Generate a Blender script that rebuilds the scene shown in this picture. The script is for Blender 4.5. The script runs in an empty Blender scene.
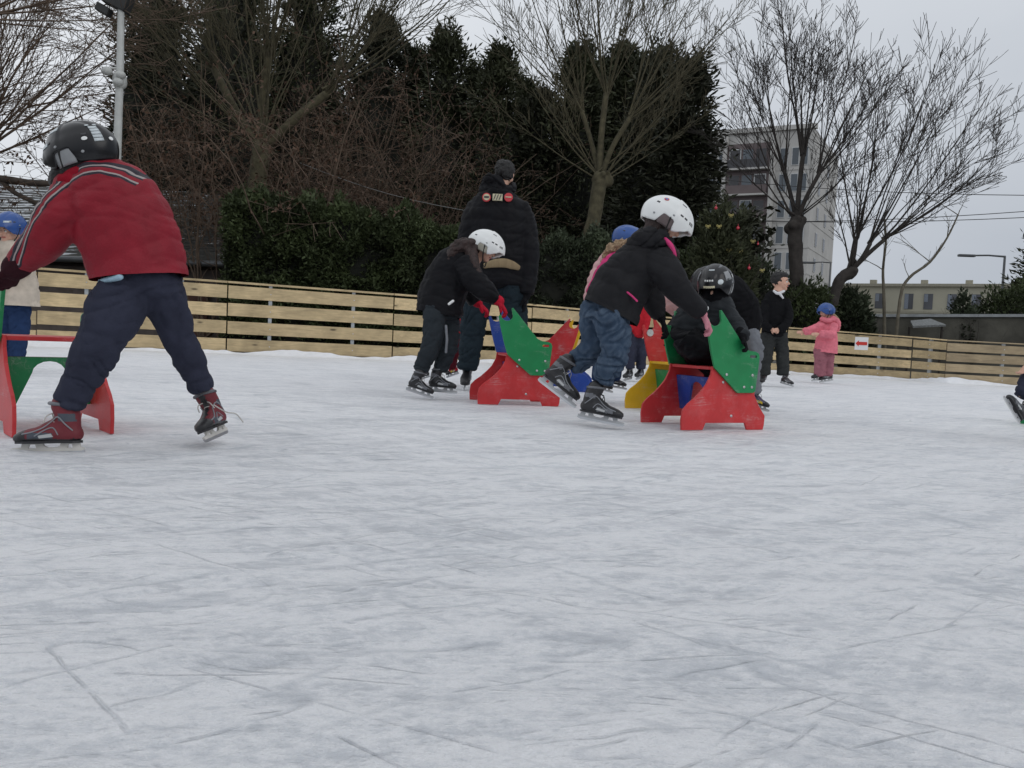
import bpy, bmesh, math, random
import numpy as np
from mathutils import Vector, Matrix, noise
from mathutils.geometry import tessellate_polygon
random.seed(7); rng = np.random.default_rng(7)
SC = bpy.context.scene; COL = SC.collection
W, H, FPX = 1024, 768, 850.0
# ------------------------------------------------------------------ camera
nz = Vector((.045, 1, 46/FPX)).normalized()
fw = Vector((0, 0, -1)); yc = (fw - nz*fw.dot(nz)).normalized(); xc = yc.cross(nz)
RWC = Matrix((xc, yc, nz))
EYE = Vector((0, 0, .5))
cam = bpy.data.cameras.new('camera'); camo = bpy.data.objects.new('camera', cam); COL.objects.link(camo)
camo.matrix_world = Matrix.Translation(EYE) @ RWC.to_4x4()
cam.sensor_width = 36; cam.lens = FPX/W*36; cam.clip_end = 2000; cam.clip_start = .05
SC.camera = camo
def up_(px, py, D):
    return EYE + RWC @ (Vector(((px-512)/FPX, -(py-384)/FPX, -1))*D)
def gp(px, py):                     # pixel -> point on the ice
    d = RWC @ Vector(((px-512)/FPX, -(py-384)/FPX, -1))
    return EYE + d*(-.5/d.z)
def gd(px, D):                      # ground point in pixel column px at depth D
    N = math.sqrt(.045**2+1+(46/FPX)**2)
    p = up_(px, 338+.045*(px-512)+.5*FPX*N/D, D); p.z = 0; return p
# ------------------------------------------------------------------ objects
def tag(o, label=None, cat=None, group=None, kind=None):
    if label: o['label'] = label
    if cat: o['category'] = cat
    if group: o['group'] = group
    if kind: o['kind'] = kind
    return o
def thing(name, label, cat, loc=(0,0,0), rz=0, group=None):
    o = bpy.data.objects.new(name, None); COL.objects.link(o); o.location = loc; o.rotation_euler = (0,0,rz)
    o.empty_display_size = .1
    return tag(o, label, cat, group)
def origin(o):
    v = Vector((0,0,0))
    while o: v += o.location; o = o.parent
    return v
def mesh(name, vs, fs, mat, parent=None, smooth=False, world=True, mats=None, mi=None):
    """vs in world coordinates (world=True) or in the parent's local frame"""
    me = bpy.data.meshes.new(name)
    if parent is not None and world:
        og = origin(parent)
        vs = np.array([tuple(v) for v in vs], dtype=float) - np.array(og) if len(vs) else vs
        vs = vs.tolist()
    me.from_pydata([tuple(v) for v in vs], [], fs)
    for m in (mats or [mat]): me.materials.append(m)
    if mi is not None: me.polygons.foreach_set('material_index', mi)
    if smooth: me.polygons.foreach_set('use_smooth', [True]*len(me.polygons))
    me.update()
    o = bpy.data.objects.new(name, me); COL.objects.link(o)
    if parent is not None: o.parent = parent
    return o
def npmesh(name, V, F, mat, parent=None, smooth=False):     # V (n,3) array, F (m,k) array
    me = bpy.data.meshes.new(name)
    V = np.asarray(V, dtype=np.float32); F = np.asarray(F, dtype=np.int32)
    if parent is not None: V = V - np.array(origin(parent), dtype=np.float32)
    k = F.shape[1]
    me.vertices.add(len(V)); me.vertices.foreach_set('co', V.ravel())
    me.loops.add(F.size); me.loops.foreach_set('vertex_index', F.ravel())
    me.polygons.add(len(F)); me.polygons.foreach_set('loop_start', np.arange(0, F.size, k, dtype=np.int32))
    me.update(calc_edges=True); me.validate()
    if smooth: me.polygons.foreach_set('use_smooth', [True]*len(me.polygons))
    me.materials.append(mat)
    o = bpy.data.objects.new(name, me); COL.objects.link(o)
    if parent is not None: o.parent = parent
    return o
class MB:
    def __init__(s): s.v = []; s.f = []
    def add(s, vs, fs):
        n = len(s.v); s.v += [Vector(v) for v in vs]; s.f += [tuple(i+n for i in f) for f in fs]; return s
    def box(s, x0,x1,y0,y1,z0,z1):
        return s.add([(x,y,z) for x in (x0,x1) for y in (y0,y1) for z in (z0,z1)],
                     [(0,1,3,2),(4,6,7,5),(0,4,5,1),(2,3,7,6),(0,2,6,4),(1,5,7,3)])
    def obox(s, c, ax, ay, az):      # oriented box from centre and half-axes
        c, ax, ay, az = map(Vector, (c,ax,ay,az))
        return s.add([c+ax*i+ay*j+az*k for i in (-1,1) for j in (-1,1) for k in (-1,1)],
                     [(0,1,3,2),(4,6,7,5),(0,4,5,1),(2,3,7,6),(0,2,6,4),(1,5,7,3)])
    def tube(s, pts, rad, n=8, cap=True, sub=1, flat=Vector((0,1,0)), ck=1.0):
        """tube through pts; rad = list of r or (a,b): a across, b along `flat`"""
        P = [Vector(p) for p in pts]
        R = [(r, r) if not isinstance(r, (tuple, list)) else tuple(r) for r in (rad if isinstance(rad, list) else [rad]*len(P))]
        if sub > 1:
            P2, R2 = [], []
            for i in range(len(P)-1):
                a, b, c, d = P[max(i-1,0)], P[i], P[i+1], P[min(i+2, len(P)-1)]
                for k in range(sub):
                    t = k/sub
                    P2.append(.5*((2*b)+(c-a)*t+(2*a-5*b+4*c-d)*t*t+(3*b-a-3*c+d)*t**3))
                    R2.append(tuple(R[i][q]*(1-t)+R[i+1][q]*t for q in (0,1)))
            P2.append(P[-1]); R2.append(R[-1]); P, R = P2, R2
        if cap:      # rounded ends
            for e in (0, -1):
                q = 1 if e == 0 else -2
                d = (P[e]-P[q]).normalized(); r = R[e]; rr = min(r)
                base = P[e].copy()
                ex = [(base+d*rr*ck*math.sin(a), (r[0]*math.cos(a), r[1]*math.cos(a))) for a in (.5, .95, 1.3)]
                if e == 0: P = [x[0] for x in reversed(ex)]+P; R = [x[1] for x in reversed(ex)]+R
                else: P = P+[x[0] for x in ex]; R = R+[x[1] for x in ex]
        n0 = len(s.v)
        last = None
        for i, p in enumerate(P):
            t = (P[min(i+1,len(P)-1)]-P[max(i-1,0)])
            t = t.normalized() if t.length > 1e-9 else Vector((0,0,1))
            f = flat - t*flat.dot(t)
            if f.length < .25:
                g = Vector((1,0,0)) if last is None else last
                f = g - t*g.dot(t)
            f.normalize(); last = f
            u = t.cross(f)
            for k in range(n):
                a = 2*math.pi*k/n
                s.v.append(p+u*math.cos(a)*R[i][0]+f*math.sin(a)*R[i][1])
        m = len(P)
        for i in range(m-1):
            for k in range(n):
                a = n0+i*n+k; b = n0+i*n+(k+1)%n
                s.f.append((a, b, b+n, a+n))
        s.f.append(tuple(n0+k for k in reversed(range(n)))); s.f.append(tuple(n0+(m-1)*n+k for k in range(n)))
        return s
    def ball(s, c, r, n=12, R=None):
        c = Vector(c); r = (r,r,r) if not isinstance(r,(tuple,list)) else r
        n0 = len(s.v); m = n//2
        vs = []
        for i in range(1, m):
            th = math.pi*i/m
            for k in range(n):
                a = 2*math.pi*k/n
                vs.append(Vector((r[0]*math.sin(th)*math.cos(a), r[1]*math.sin(th)*math.sin(a), r[2]*math.cos(th))))
        vs += [Vector((0,0,r[2])), Vector((0,0,-r[2]))]
        if R is not None: vs = [R @ v for v in vs]
        s.v += [c+v for v in vs]
        for i in range(m-2):
            for k in range(n):
                a = n0+i*n+k; b = n0+i*n+(k+1)%n
                s.f.append((a, a+n, b+n, b))
        T = n0+(m-1)*n; B = T+1
        for k in range(n):
            s.f.append((T, n0+k, n0+(k+1)%n)); s.f.append((B, n0+(m-2)*n+(k+1)%n, n0+(m-2)*n+k))
        return s
    def prism(s, outer, y0, y1, holes=(), M=None):
        """2-D outline in x,z extruded over y0..y1"""
        loops = [list(outer)]+[list(h) for h in holes]
        flat = [p for l in loops for p in l]
        tris = tessellate_polygon([[Vector((p[0], p[1], 0)) for p in l] for l in loops])
        n = len(flat); vs = [Vector((p[0], y0, p[1])) for p in flat]+[Vector((p[0], y1, p[1])) for p in flat]
        if M is not None: vs = [M @ v for v in vs]
        fs = []
        for t in tris:
            a,b,c = t
            pa,pb,pc = flat[a],flat[b],flat[c]
            if (pb[0]-pa[0])*(pc[1]-pa[1])-(pb[1]-pa[1])*(pc[0]-pa[0]) < 0: a,b,c = c,b,a
            fs.append((a,b,c)); fs.append((c+n,b+n,a+n))
        o = 0
        for li, l in enumerate(loops):
            m = len(l)
            ar = sum(l[i][0]*l[(i+1)%m][1]-l[(i+1)%m][0]*l[i][1] for i in range(m))
            ccw = ar > 0
            if li: ccw = not ccw
            for i in range(m):
                a = o+i; b = o+(i+1)%m
                fs.append((b, a, a+n, b+n) if ccw else (a, b, b+n, a+n))
            o += m
        return s.add(vs, fs)
    def build(s, name, mat, parent=None, smooth=False, world=True, bevel=0, **k):
        o = mesh(name, s.v, s.f, mat, parent, smooth, world, **k)
        if bevel:
            b = o.modifiers.new('bevel', 'BEVEL'); b.width = bevel; b.segments = 2; b.limit_method = 'ANGLE'; b.angle_limit = .6
        return o
def remesh(mb, vox, smooth=4):
    """union of the closed pieces in mb -> one continuous surface (verts, faces, normals)"""
    me = bpy.data.meshes.new('t'); me.from_pydata([tuple(v) for v in mb.v], [], mb.f)
    o = bpy.data.objects.new('t', me); COL.objects.link(o)
    m = o.modifiers.new('r', 'REMESH'); m.mode = 'VOXEL'; m.voxel_size = vox
    if smooth:
        q = o.modifiers.new('s', 'SMOOTH'); q.iterations = smooth; q.factor = .5
    dg = bpy.context.evaluated_depsgraph_get(); dg.update()
    ev = o.evaluated_get(dg); r = bpy.data.meshes.new_from_object(ev)
    V = [v.co.copy() for v in r.vertices]; N = [v.normal.copy() for v in r.vertices]; F = [tuple(p.vertices) for p in r.polygons]
    bpy.data.objects.remove(o); bpy.data.meshes.remove(me); bpy.data.meshes.remove(r)
    return V, F, N
def cut(V, F, planes):
    """remove what lies on the positive side of each (point, normal)"""
    bm = bmesh.new()
    bv = [bm.verts.new(v) for v in V]
    for f in F:
        try: bm.faces.new([bv[i] for i in f])
        except ValueError: pass
    for p, n in planes:
        bmesh.ops.bisect_plane(bm, geom=bm.verts[:]+bm.edges[:]+bm.faces[:], plane_co=p, plane_no=n, clear_outer=True)
    bm.verts.ensure_lookup_table(); bm.normal_update()
    for i, v in enumerate(bm.verts): v.index = i
    V = [v.co.copy() for v in bm.verts]; N = [v.normal.copy() for v in bm.verts]
    F = [tuple(v.index for v in f.verts) for f in bm.faces]
    bm.free(); return V, F, N
# ------------------------------------------------------------------ materials
MATS = {}
def mat(name, color, rough=.7, var=.12, vscale=6, bump=0, bscale=60, metal=0, coat=0, spec=.5, detail=6, extra=None, objvar=0, sheen=0, trans=0, stretch=None):
    m = bpy.data.materials.new(name); m.use_nodes = True; nt = m.node_tree; N = nt.nodes; L = nt.links
    b = N['Principled BSDF']
    b.inputs['Roughness'].default_value = rough; b.inputs['Metallic'].default_value = metal
    b.inputs['Coat Weight'].default_value = coat; b.inputs['Specular IOR Level'].default_value = spec
    if sheen: b.inputs['Sheen Weight'].default_value = sheen; b.inputs['Sheen Roughness'].default_value = .5
    tc = N.new('ShaderNodeTexCoord'); src = tc.outputs['Object']
    if stretch:
        mp = N.new('ShaderNodeMapping'); mp.inputs['Scale'].default_value = stretch; L.new(src, mp.inputs[0]); src = mp.outputs[0]
    no = N.new('ShaderNodeTexNoise'); no.inputs['Scale'].default_value = vscale; no.inputs['Detail'].default_value = detail
    L.new(src, no.inputs['Vector'])
    rp = N.new('ShaderNodeMapRange'); rp.inputs['From Min'].default_value = .3; rp.inputs['From Max'].default_value = .7
    rp.inputs['To Min'].default_value = 1-var; rp.inputs['To Max'].default_value = 1+var
    L.new(no.outputs['Fac'], rp.inputs['Value'])
    val = rp.outputs[0]
    if objvar:
        oi = N.new('ShaderNodeObjectInfo'); r2 = N.new('ShaderNodeMapRange'); r2.inputs['To Min'].default_value = 1-objvar; r2.inputs['To Max'].default_value = 1+objvar
        L.new(oi.outputs['Random'], r2.inputs['Value']); mu = N.new('ShaderNodeMath'); mu.operation = 'MULTIPLY'
        L.new(val, mu.inputs[0]); L.new(r2.outputs[0], mu.inputs[1]); val = mu.outputs[0]
    vm = N.new('ShaderNodeVectorMath'); vm.operation = 'SCALE'; vm.inputs[0].default_value = color[:3]
    L.new(val, vm.inputs['Scale']); L.new(vm.outputs[0], b.inputs['Base Color'])
    if bump:
        n2 = N.new('ShaderNodeTexNoise'); n2.inputs['Scale'].default_value = bscale; n2.inputs['Detail'].default_value = 4
        L.new(src, n2.inputs['Vector'])
        bp = N.new('ShaderNodeBump'); bp.inputs['Strength'].default_value = bump; bp.inputs['Distance'].default_value = .01
        L.new(n2.outputs['Fac'], bp.inputs['Height']); L.new(bp.outputs[0], b.inputs['Normal'])
    MATS[name] = m
    if extra: extra(m, nt, b, vm)
    return m
def fabric(name, c, rough=.85, bump=.25, **k): return mat(name, c, rough, var=.14, vscale=14, bump=bump, bscale=120, spec=.10, **k)
def denim_mat(name, c, w):
    def ex(m, nt, b, vm):
        N = nt.nodes; L = nt.links; tc = N.new('ShaderNodeTexCoord'); n = N.new('ShaderNodeTexNoise'); n.inputs['Scale'].default_value = 5; n.inputs['Detail'].default_value = 7; n.inputs['Roughness'].default_value = .65
        L.new(tc.outputs['Object'], n.inputs['Vector']); r = N.new('ShaderNodeMapRange'); r.inputs['From Min'].default_value = .46; r.inputs['From Max'].default_value = .72; L.new(n.outputs['Fac'], r.inputs['Value'])
        g = N.new('ShaderNodeNewGeometry'); p = N.new('ShaderNodeMapRange'); p.inputs['From Min'].default_value = .49; p.inputs['From Max'].default_value = .58; L.new(g.outputs['Pointiness'], p.inputs['Value'])
        a = N.new('ShaderNodeMath'); a.operation = 'MULTIPLY_ADD'; a.inputs[1].default_value = .5; L.new(p.outputs[0], a.inputs[0]); q = N.new('ShaderNodeMath'); q.operation = 'MULTIPLY'; q.inputs[1].default_value = .55; L.new(r.outputs[0], q.inputs[0]); L.new(q.outputs[0], a.inputs[2])
        mx = N.new('ShaderNodeMix'); mx.data_type = 'RGBA'; L.new(a.outputs[0], mx.inputs[0]); L.new(vm.outputs[0], mx.inputs[6]); mx.inputs[7].default_value = (*w,1); L.new(mx.outputs[2], b.inputs['Base Color'])
    return fabric(name, c, bump=.4, extra=ex)
skin = mat('skin', (.62,.36,.26), .55, var=.06)
blackcloth = fabric('black_cloth', (.0085,.0085,.010)); blacknylon = fabric('black_nylon', (.0095,.0095,.0115), .55)
greycloth = fabric('grey_cloth', (.05,.055,.065)); navy = fabric('navy_cloth', (.034,.037,.058))
redjack = None
jeans = denim_mat('denim', (.036,.058,.095), (.12,.16,.215)); darkjeans = fabric('dark_denim', (.028,.034,.04), bump=.4)
beige = fabric('beige_cloth', (.55,.48,.40)); pinkcloth = fabric('pink_cloth', (.72,.20,.25)); hotpink = fabric('hot_pink_cloth', (.62,.06,.20))
palepink = fabric('pale_pink_cloth', (.62,.38,.38)); dustypink = fabric('dusty_pink_cloth', (.33,.13,.16)); bluejean = fabric('blue_jean', (.020,.040,.10))
redcloth = fabric('red_cloth', (.45,.02,.03)); maroon = fabric('maroon_cloth', (.10,.012,.02)); palegrey = fabric('pale_grey_cloth', (.19,.20,.22))
redglove = fabric('red_wool', (.45,.015,.035), bump=.6); pinkglove = fabric('pink_wool', (.6,.25,.3), bump=.6)
hair_b = mat('brown_hair', (.028,.013,.011), .6, var=.5, vscale=60, bump=.8, bscale=150, stretch=(1,1,.15))
hair_k = mat('black_hair', (.010,.009,.009), .6, var=.4, vscale=60, bump=.6, bscale=120)
fur = mat('fur', (.35,.24,.15), .9, var=.5, vscale=70, bump=1, bscale=160)
whitep = mat('white_plastic', (.80,.81,.80), .35, var=.03, coat=.2); blackp = mat('black_plastic', (.007,.007,.009), .30, var=.2, coat=.08, spec=.4)
bluep = mat('blue_plastic', (.015,.07,.27), .35, var=.15, coat=.2); greyp = mat('grey_plastic', (.28,.29,.30), .4, var=.15)
earp = mat('ear_guard_plastic', (.36,.34,.28), .3, var=.2); sticker = mat('silver_sticker', (.55,.60,.62), .3, var=.15, vscale=60)
printm = mat('dark_print', (.05,.05,.055), .5); redprint = mat('red_print', (.6,.05,.06), .5); creamprint = mat('cream_print', (.6,.55,.38), .6); blueprint = mat('blue_print', (.1,.25,.5), .5)
bootblk = mat('black_boot', (.016,.016,.018), .4, var=.3, vscale=40, bump=.3); bootgrey = mat('grey_boot', (.14,.145,.16), .45, var=.2); bootred = mat('red_boot', (.16,.013,.022), .6, var=.2, bump=.3)
bootpurple = mat('purple_boot', (.05,.03,.10), .5); bootyellow = mat('yellow_boot', (.7,.5,.03), .5)
steel = mat('steel', (.55,.56,.58), .35, metal=.85, var=.1); holder = mat('blade_holder', (.42,.43,.44), .5, var=.12); holdw = mat('pale_blade_holder', (.62,.60,.56), .5, var=.12)
lace = mat('lace', (.5,.48,.45), .9); laceblk = mat('black_lace', (.02,.02,.02), .9)
def scuffs(m, nt, b, vm):
    N = nt.nodes; L = nt.links; tc = N.new('ShaderNodeTexCoord'); last = None
    for rot, st, sc, th in ((.5, (.06,1,1), 14, .012), (-.6, (.08,1,1), 10, .010), (1.4, (.08,1,1), 12, .008)):
        mp = N.new('ShaderNodeMapping'); mp.inputs['Rotation'].default_value = (0,rot,0); mp.inputs['Scale'].default_value = st; L.new(tc.outputs['Object'], mp.inputs[0])
        n = N.new('ShaderNodeTexNoise'); n.inputs['Scale'].default_value = sc; n.inputs['Detail'].default_value = 2; L.new(mp.outputs[0], n.inputs['Vector'])
        a = N.new('ShaderNodeMath'); a.operation = 'SUBTRACT'; a.inputs[1].default_value = .5; L.new(n.outputs['Fac'], a.inputs[0])
        q = N.new('ShaderNodeMath'); q.operation = 'ABSOLUTE'; L.new(a.outputs[0], q.inputs[0])
        r = N.new('ShaderNodeMapRange'); r.inputs['From Max'].default_value = th; r.inputs['To Min'].default_value = 1; r.inputs['To Max'].default_value = 0; L.new(q.outputs[0], r.inputs['Value'])
        if last is None: last = r.outputs[0]
        else:
            x = N.new('ShaderNodeMath'); x.operation = 'MAXIMUM'; L.new(last, x.inputs[0]); L.new(r.outputs[0], x.inputs[1]); last = x.outputs[0]
    n = N.new('ShaderNodeTexNoise'); n.inputs['Scale'].default_value = 7; n.inputs['Detail'].default_value = 8; n.inputs['Roughness'].default_value = .75; L.new(tc.outputs['Object'], n.inputs['Vector'])
    r = N.new('ShaderNodeMapRange'); r.inputs['From Min'].default_value = .50; r.inputs['From Max'].default_value = .74; r.inputs['To Max'].default_value = .9; L.new(n.outputs['Fac'], r.inputs['Value'])
    k = N.new('ShaderNodeMath'); k.operation = 'MULTIPLY'; L.new(last, k.inputs[0]); L.new(r.outputs[0], k.inputs[1])
    k2 = N.new('ShaderNodeMath'); k2.operation = 'MULTIPLY_ADD'; k2.inputs[1].default_value = .14; L.new(r.outputs[0], k2.inputs[0]); k3 = N.new('ShaderNodeMath'); k3.operation = 'MULTIPLY'; k3.inputs[1].default_value = .55; L.new(k.outputs[0], k3.inputs[0]); L.new(k3.outputs[0], k2.inputs[2])
    mx = N.new('ShaderNodeMix'); mx.data_type = 'RGBA'; L.new(k2.outputs[0], mx.inputs[0]); L.new(vm.outputs[0], mx.inputs[6]); mx.inputs[7].default_value = (.55,.53,.52,1); L.new(mx.outputs[2], b.inputs['Base Color'])
AC = {}
for n_, c_ in dict(red=(.56,.035,.038), green=(.012,.23,.075), blue=(.015,.06,.32), yellow=(.72,.43,.02)).items():
    AC[n_] = mat(n_+'_board', c_, .42, var=.10, vscale=9, bump=.12, bscale=260, spec=.4, extra=scuffs)
bolt = mat('bolt_steel', (.6,.6,.6), .35, metal=.8)
# ------------------------------------------------------------------ figures
VO = .008
def folds(V, N, amp=.006, fr=9, ax=None, quilt=None, seed=0, st=(1,1,1)):
    out = []
    for v, n in zip(V, N):
        d = amp*(noise.noise(Vector((v.x*fr*st[0]+seed, v.y*fr*st[1], v.z*fr*st[2])))*1.2 + .5*noise.noise(v*fr*2.7+Vector((seed,3,1))))
        if ax is not None:      # crisp creases running across the axis
            t = v.dot(ax); q = noise.noise(v*5+Vector((seed,)*3))
            d += amp*.35*math.sin(t*fr*7+q*6)*max(0, noise.noise(v*7+Vector((seed*2,1,0)))+.3)
        if quilt:
            p0, a, per, qa = quilt
            d += qa*(abs(math.sin(math.pi*((v-p0).dot(a)/per+.15*noise.noise(v*4))))**.6-.5)
        w = noise.noise(Vector((v.x*4+seed, v.y*4, v.z*13+3*noise.noise(v*3+Vector((seed,1,2))))))
        w2 = noise.noise(Vector((v.x*11+v.z*5, v.y*9+seed, v.z*11-v.x*6)))
        d -= amp*1.5*max(0, 1-abs(w)/.22)**2*(1 if quilt is None else .5)
        d -= amp*.8*max(0, 1-abs(w2)/.2)**2*(1 if quilt is None else .4)
        out.append(v+n*d)
    return out
def cloth(name, mb, m, root, vox=VO, amp=.006, fr=9, ax=None, quilt=None, planes=None, seed=0, smooth=4, attr=None, st=(1,1,1)):
    V, F, N = remesh(mb, vox, smooth)
    if planes: V, F, N = cut(V, F, planes)
    V0 = V
    V = folds(V, N, amp, fr, ax, quilt, seed, st)
    o = mesh(name, V, F, m, root, True)
    if attr:
        a = o.data.attributes.new('stripe', 'FLOAT', 'POINT'); a.data.foreach_set('value', [attr(v, n) for v, n in zip(V0, N)])
    return o
def hand(mb, wrist, d, side, size, curl=.9, thumb=1, fat=1.0):
    """palm, four unequal bent fingers and a thumb; d = direction, side = across the palm"""
    d = d.normalized(); s = (side-d*side.dot(d)).normalized(); nrm = d.cross(s)
    pl = size*.45
    mb.tube([wrist-d*.01, wrist+d*pl*.5, wrist+d*pl], [(size*.16, size*.10), (size*.23, size*.11), (size*.23, size*.10)], 10, flat=nrm)
    for k, ln in enumerate((.42, .48, .45, .34)):
        off = s*size*(-.165+.11*k); p = wrist+d*pl+off; dd = d.copy(); pts = [p-d*.006]
        for j in range(3):
            pts.append(p := p+dd*size*ln*(.42,.32,.26)[j])
            dd = (Matrix.Rotation(curl*.75, 3, s) @ dd)
        mb.tube(pts, [size*.062*fat, size*.058*fat, size*.052*fat, size*.045*fat], 8)
    p = wrist+d*pl*.25-s*size*.16*thumb
    mb.tube([p, p+(d*.5-s*thumb*.8).normalized()*size*.22, p+(d*1.3-s*thumb*.9+nrm*.4*-1).normalized()*size*.4], [size*.075*fat, size*.07*fat, size*.055*fat], 8)
def head_mb(mb, c, f, u, r):
    """r = half head height; face towards f"""
    f = f.normalized(); u = (u-f*u.dot(f)).normalized(); s = u.cross(f)
    R = Matrix((f, s, u)).transposed()
    L = lambda x, y, z: c+R@Vector((x*r, y*r, z*r))
    mb.ball(L(-.08,0,.18), (r*.86, r*.68, r*.80), 20, R)
    mb.ball(L(.22,0,-.28), (r*.52, r*.52, r*.62), 16, R)
    mb.ball(L(.50,0,-.72), (r*.22, r*.26, r*.20), 12, R)
    mb.tube([L(.68,0,.05), L(.86,0,-.18)], [r*.10, r*.13], 8)
    mb.tube([L(.62,-.16,-.47), L(.68,0,-.46), L(.62,.16,-.47)], [r*.07, r*.09, r*.07], 8)
    for q in (-1, 1):
        mb.ball(L(.60,q*.27,.16), (r*.14, r*.20, r*.09), 8, R)
        mb.ball(L(.50,q*.36,-.22), (r*.2, r*.18, r*.2), 8, R)
        mb.ball(L(-.05,q*.68,-.08), (r*.15, r*.07, r*.24), 8, R)
    mb.tube([L(-.15,0,-.4), L(-.25,0,-1.2)], [r*.42, r*.45], 12)
    return L
def eyes(root, L, r, lips=True):
    for q in (-1, 1):
        MB().ball(L(.69,q*.27,.0), r*.10, 10).build('eye', eyewhite, root, True)
        MB().ball(L(.765,q*.275,.0), r*.05, 8).build('iris', irism, root, True)
        MB().tube([L(.72,q*.14,.16), L(.76,q*.30,.21), L(.68,q*.44,.15)], r*.035, 6).build('eyebrow', hair_k, root, True)
    MB().tube([L(.70,-.17,-.47), L(.775,0,-.46), L(.70,.17,-.47)], r*.045, 6).build('mouth', lipm, root, True)
eyewhite = mat('eye_white', (.7,.68,.65), .3); irism = mat('iris', (.02,.012,.01), .2); lipm = mat('lips', (.45,.12,.10), .5)
def helmet(root, c, f, u, r, m, ear=earp, side=0, deco=None, strap=True, name='helmet'):
    """two-piece hockey helmet; r = half length; c = head centre"""
    f = f.normalized(); u = (u-f*u.dot(f)).normalized(); s = u.cross(f)
    R = Matrix((f, s, u)).transposed()
    def P(a, th, k=1.0):
        x = math.sin(th)*math.cos(a); y = math.sin(th)*math.sin(a); z = math.cos(th)
        z2 = z*.90 if z > 0 else z*.98
        x2 = x*(1+.05*math.cos(2*a))*(1+.06*(1-abs(z)))
        return c+R@Vector((x2*r*k, y*r*.80*k, z2*r*k))
    def edge(a):
        a = abs((a+math.pi) % (2*math.pi)-math.pi)/math.pi    # 0 front .. 1 back
        pts = [(0,1.56),(.18,1.58),(.30,1.95),(.36,2.02),(.40,1.62),(.56,1.60),(.62,2.05),(.75,2.12),(1,2.15)]
        for (x0,y0),(x1,y1) in zip(pts, pts[1:]):
            if x0 <= a <= x1: return y0+(y1-y0)*(a-x0)/(x1-x0)
        return 2
    na, nt = 96, 26; vs = []; fs = []
    for side_k in (1.0, .93):
        for j in range(nt+1):
            for i in range(na):
                a = 2*math.pi*i/na; th = edge(a)*(j/nt)**.9
                aa = abs((a+math.pi) % (2*math.pi)-math.pi)/math.pi
                k = side_k
                if side_k == 1.0:
                    # front shell laps over the rear one; moulded channels
                    if aa < .46: k *= 1.035
                    if .8 < th < 1.45: k *= 1-.018*max(0, math.cos((th-1.1)*9))*(1 if .1 < aa < .9 else 0)
                    if th > 1.3 and aa < .25: k *= 1+.03*(th-1.3)/.3
                    yy = abs(math.sin(th)*math.sin(a)); k *= 1-.03*math.exp(-((yy-.38)/.07)**2)*(th < 1.1)
                vs.append(P(a, max(th,.001), k))
    n1 = (nt+1)*na
    for j in range(nt):
        for i in range(na):
            a = j*na+i; b = j*na+(i+1)%na
            fs.append((a, a+na, b+na, b)); fs.append((n1+a, n1+b, n1+b+na, n1+a+na))
    for i in range(na):
        a = nt*na+i; b = nt*na+(i+1)%na; fs.append((a, n1+a, n1+b, b))
    h = mesh(name, vs, fs, m, root, True)
    def patch(a0, a1, t0, t1, k, pm, nm, n=6, ell=False):
        q = MB(); vv = []
        for j in range(n+1):
            for i in range(n+1):
                if ell:
                    xx = (i/n*2-1); yy = (j/n*2-1)
                    ex = xx*math.sqrt(1-yy*yy/2); ey = yy*math.sqrt(1-xx*xx/2)
                    aa = (a0+a1)/2+ex*(a1-a0)/2; tt = (t0+t1)/2+ey*(t1-t0)/2
                else: aa = a0+(a1-a0)*i/n; tt = t0+(t1-t0)*j/n
                vv.append(P(aa, tt, k))
        for kk in (0, -.012):
            pass
        m_ = n+1
        vin = [c+(v-c)*.985 for v in vv]; nn = len(vv)
        ff = [(j*m_+i, (j+1)*m_+i, (j+1)*m_+i+1, j*m_+i+1) for j in range(n) for i in range(n)]
        ff += [tuple(nn+x for x in reversed(t)) for t in ff[:n*n]]
        rim = [i for i in range(n+1)]+[(j)*m_+n for j in range(1, n+1)]+[n*m_+i for i in range(n-1,-1,-1)]+[j*m_ for j in range(n-1,0,-1)]
        ff += [(rim[i], rim[(i+1)%len(rim)], nn+rim[(i+1)%len(rim)], nn+rim[i]) for i in range(len(rim))]
        q.add(vv+vin, ff); return q.build(nm, pm, h, True)
    for q in (-1, 1):     # ear guards, vents, rivets, strap
        patch(q*math.pi*.37, q*math.pi*.60, 1.50, 2.05, .985, ear, 'ear_guard')
        for aa, tt in ((.26,1.22),(.33,1.22),(.70,1.25)):
            patch(q*math.pi*aa, q*math.pi*(aa+.045), tt, tt+.07, 1.045 if aa < .46 else 1.012, printm, 'vent', 2)
        for aa, tt in ((.43,1.42),(.66,1.75)):
            patch(q*math.pi*aa, q*math.pi*(aa+.03), tt, tt+.08, 1.045 if aa < .46 else 1.015, greyp, 'rivet', 3, True)
    if strap:
        pts = [P(math.pi*.46*q, 1.6, 1.0) for q in (1,)]+[c+R@Vector((.25*r, .62*r, -.55*r)), c+R@Vector((.42*r, .3*r, -1.0*r)), c+R@Vector((.45*r, 0, -1.05*r)), c+R@Vector((.42*r, -.3*r, -1.0*r)), c+R@Vector((.25*r, -.62*r, -.55*r)), P(-math.pi*.46, 1.6, 1.0)]
        MB().tube(pts, r*.035, 6, sub=4).build('strap', laceblk, h, True)
    if deco: deco(patch, h, P)
    return h
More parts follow.
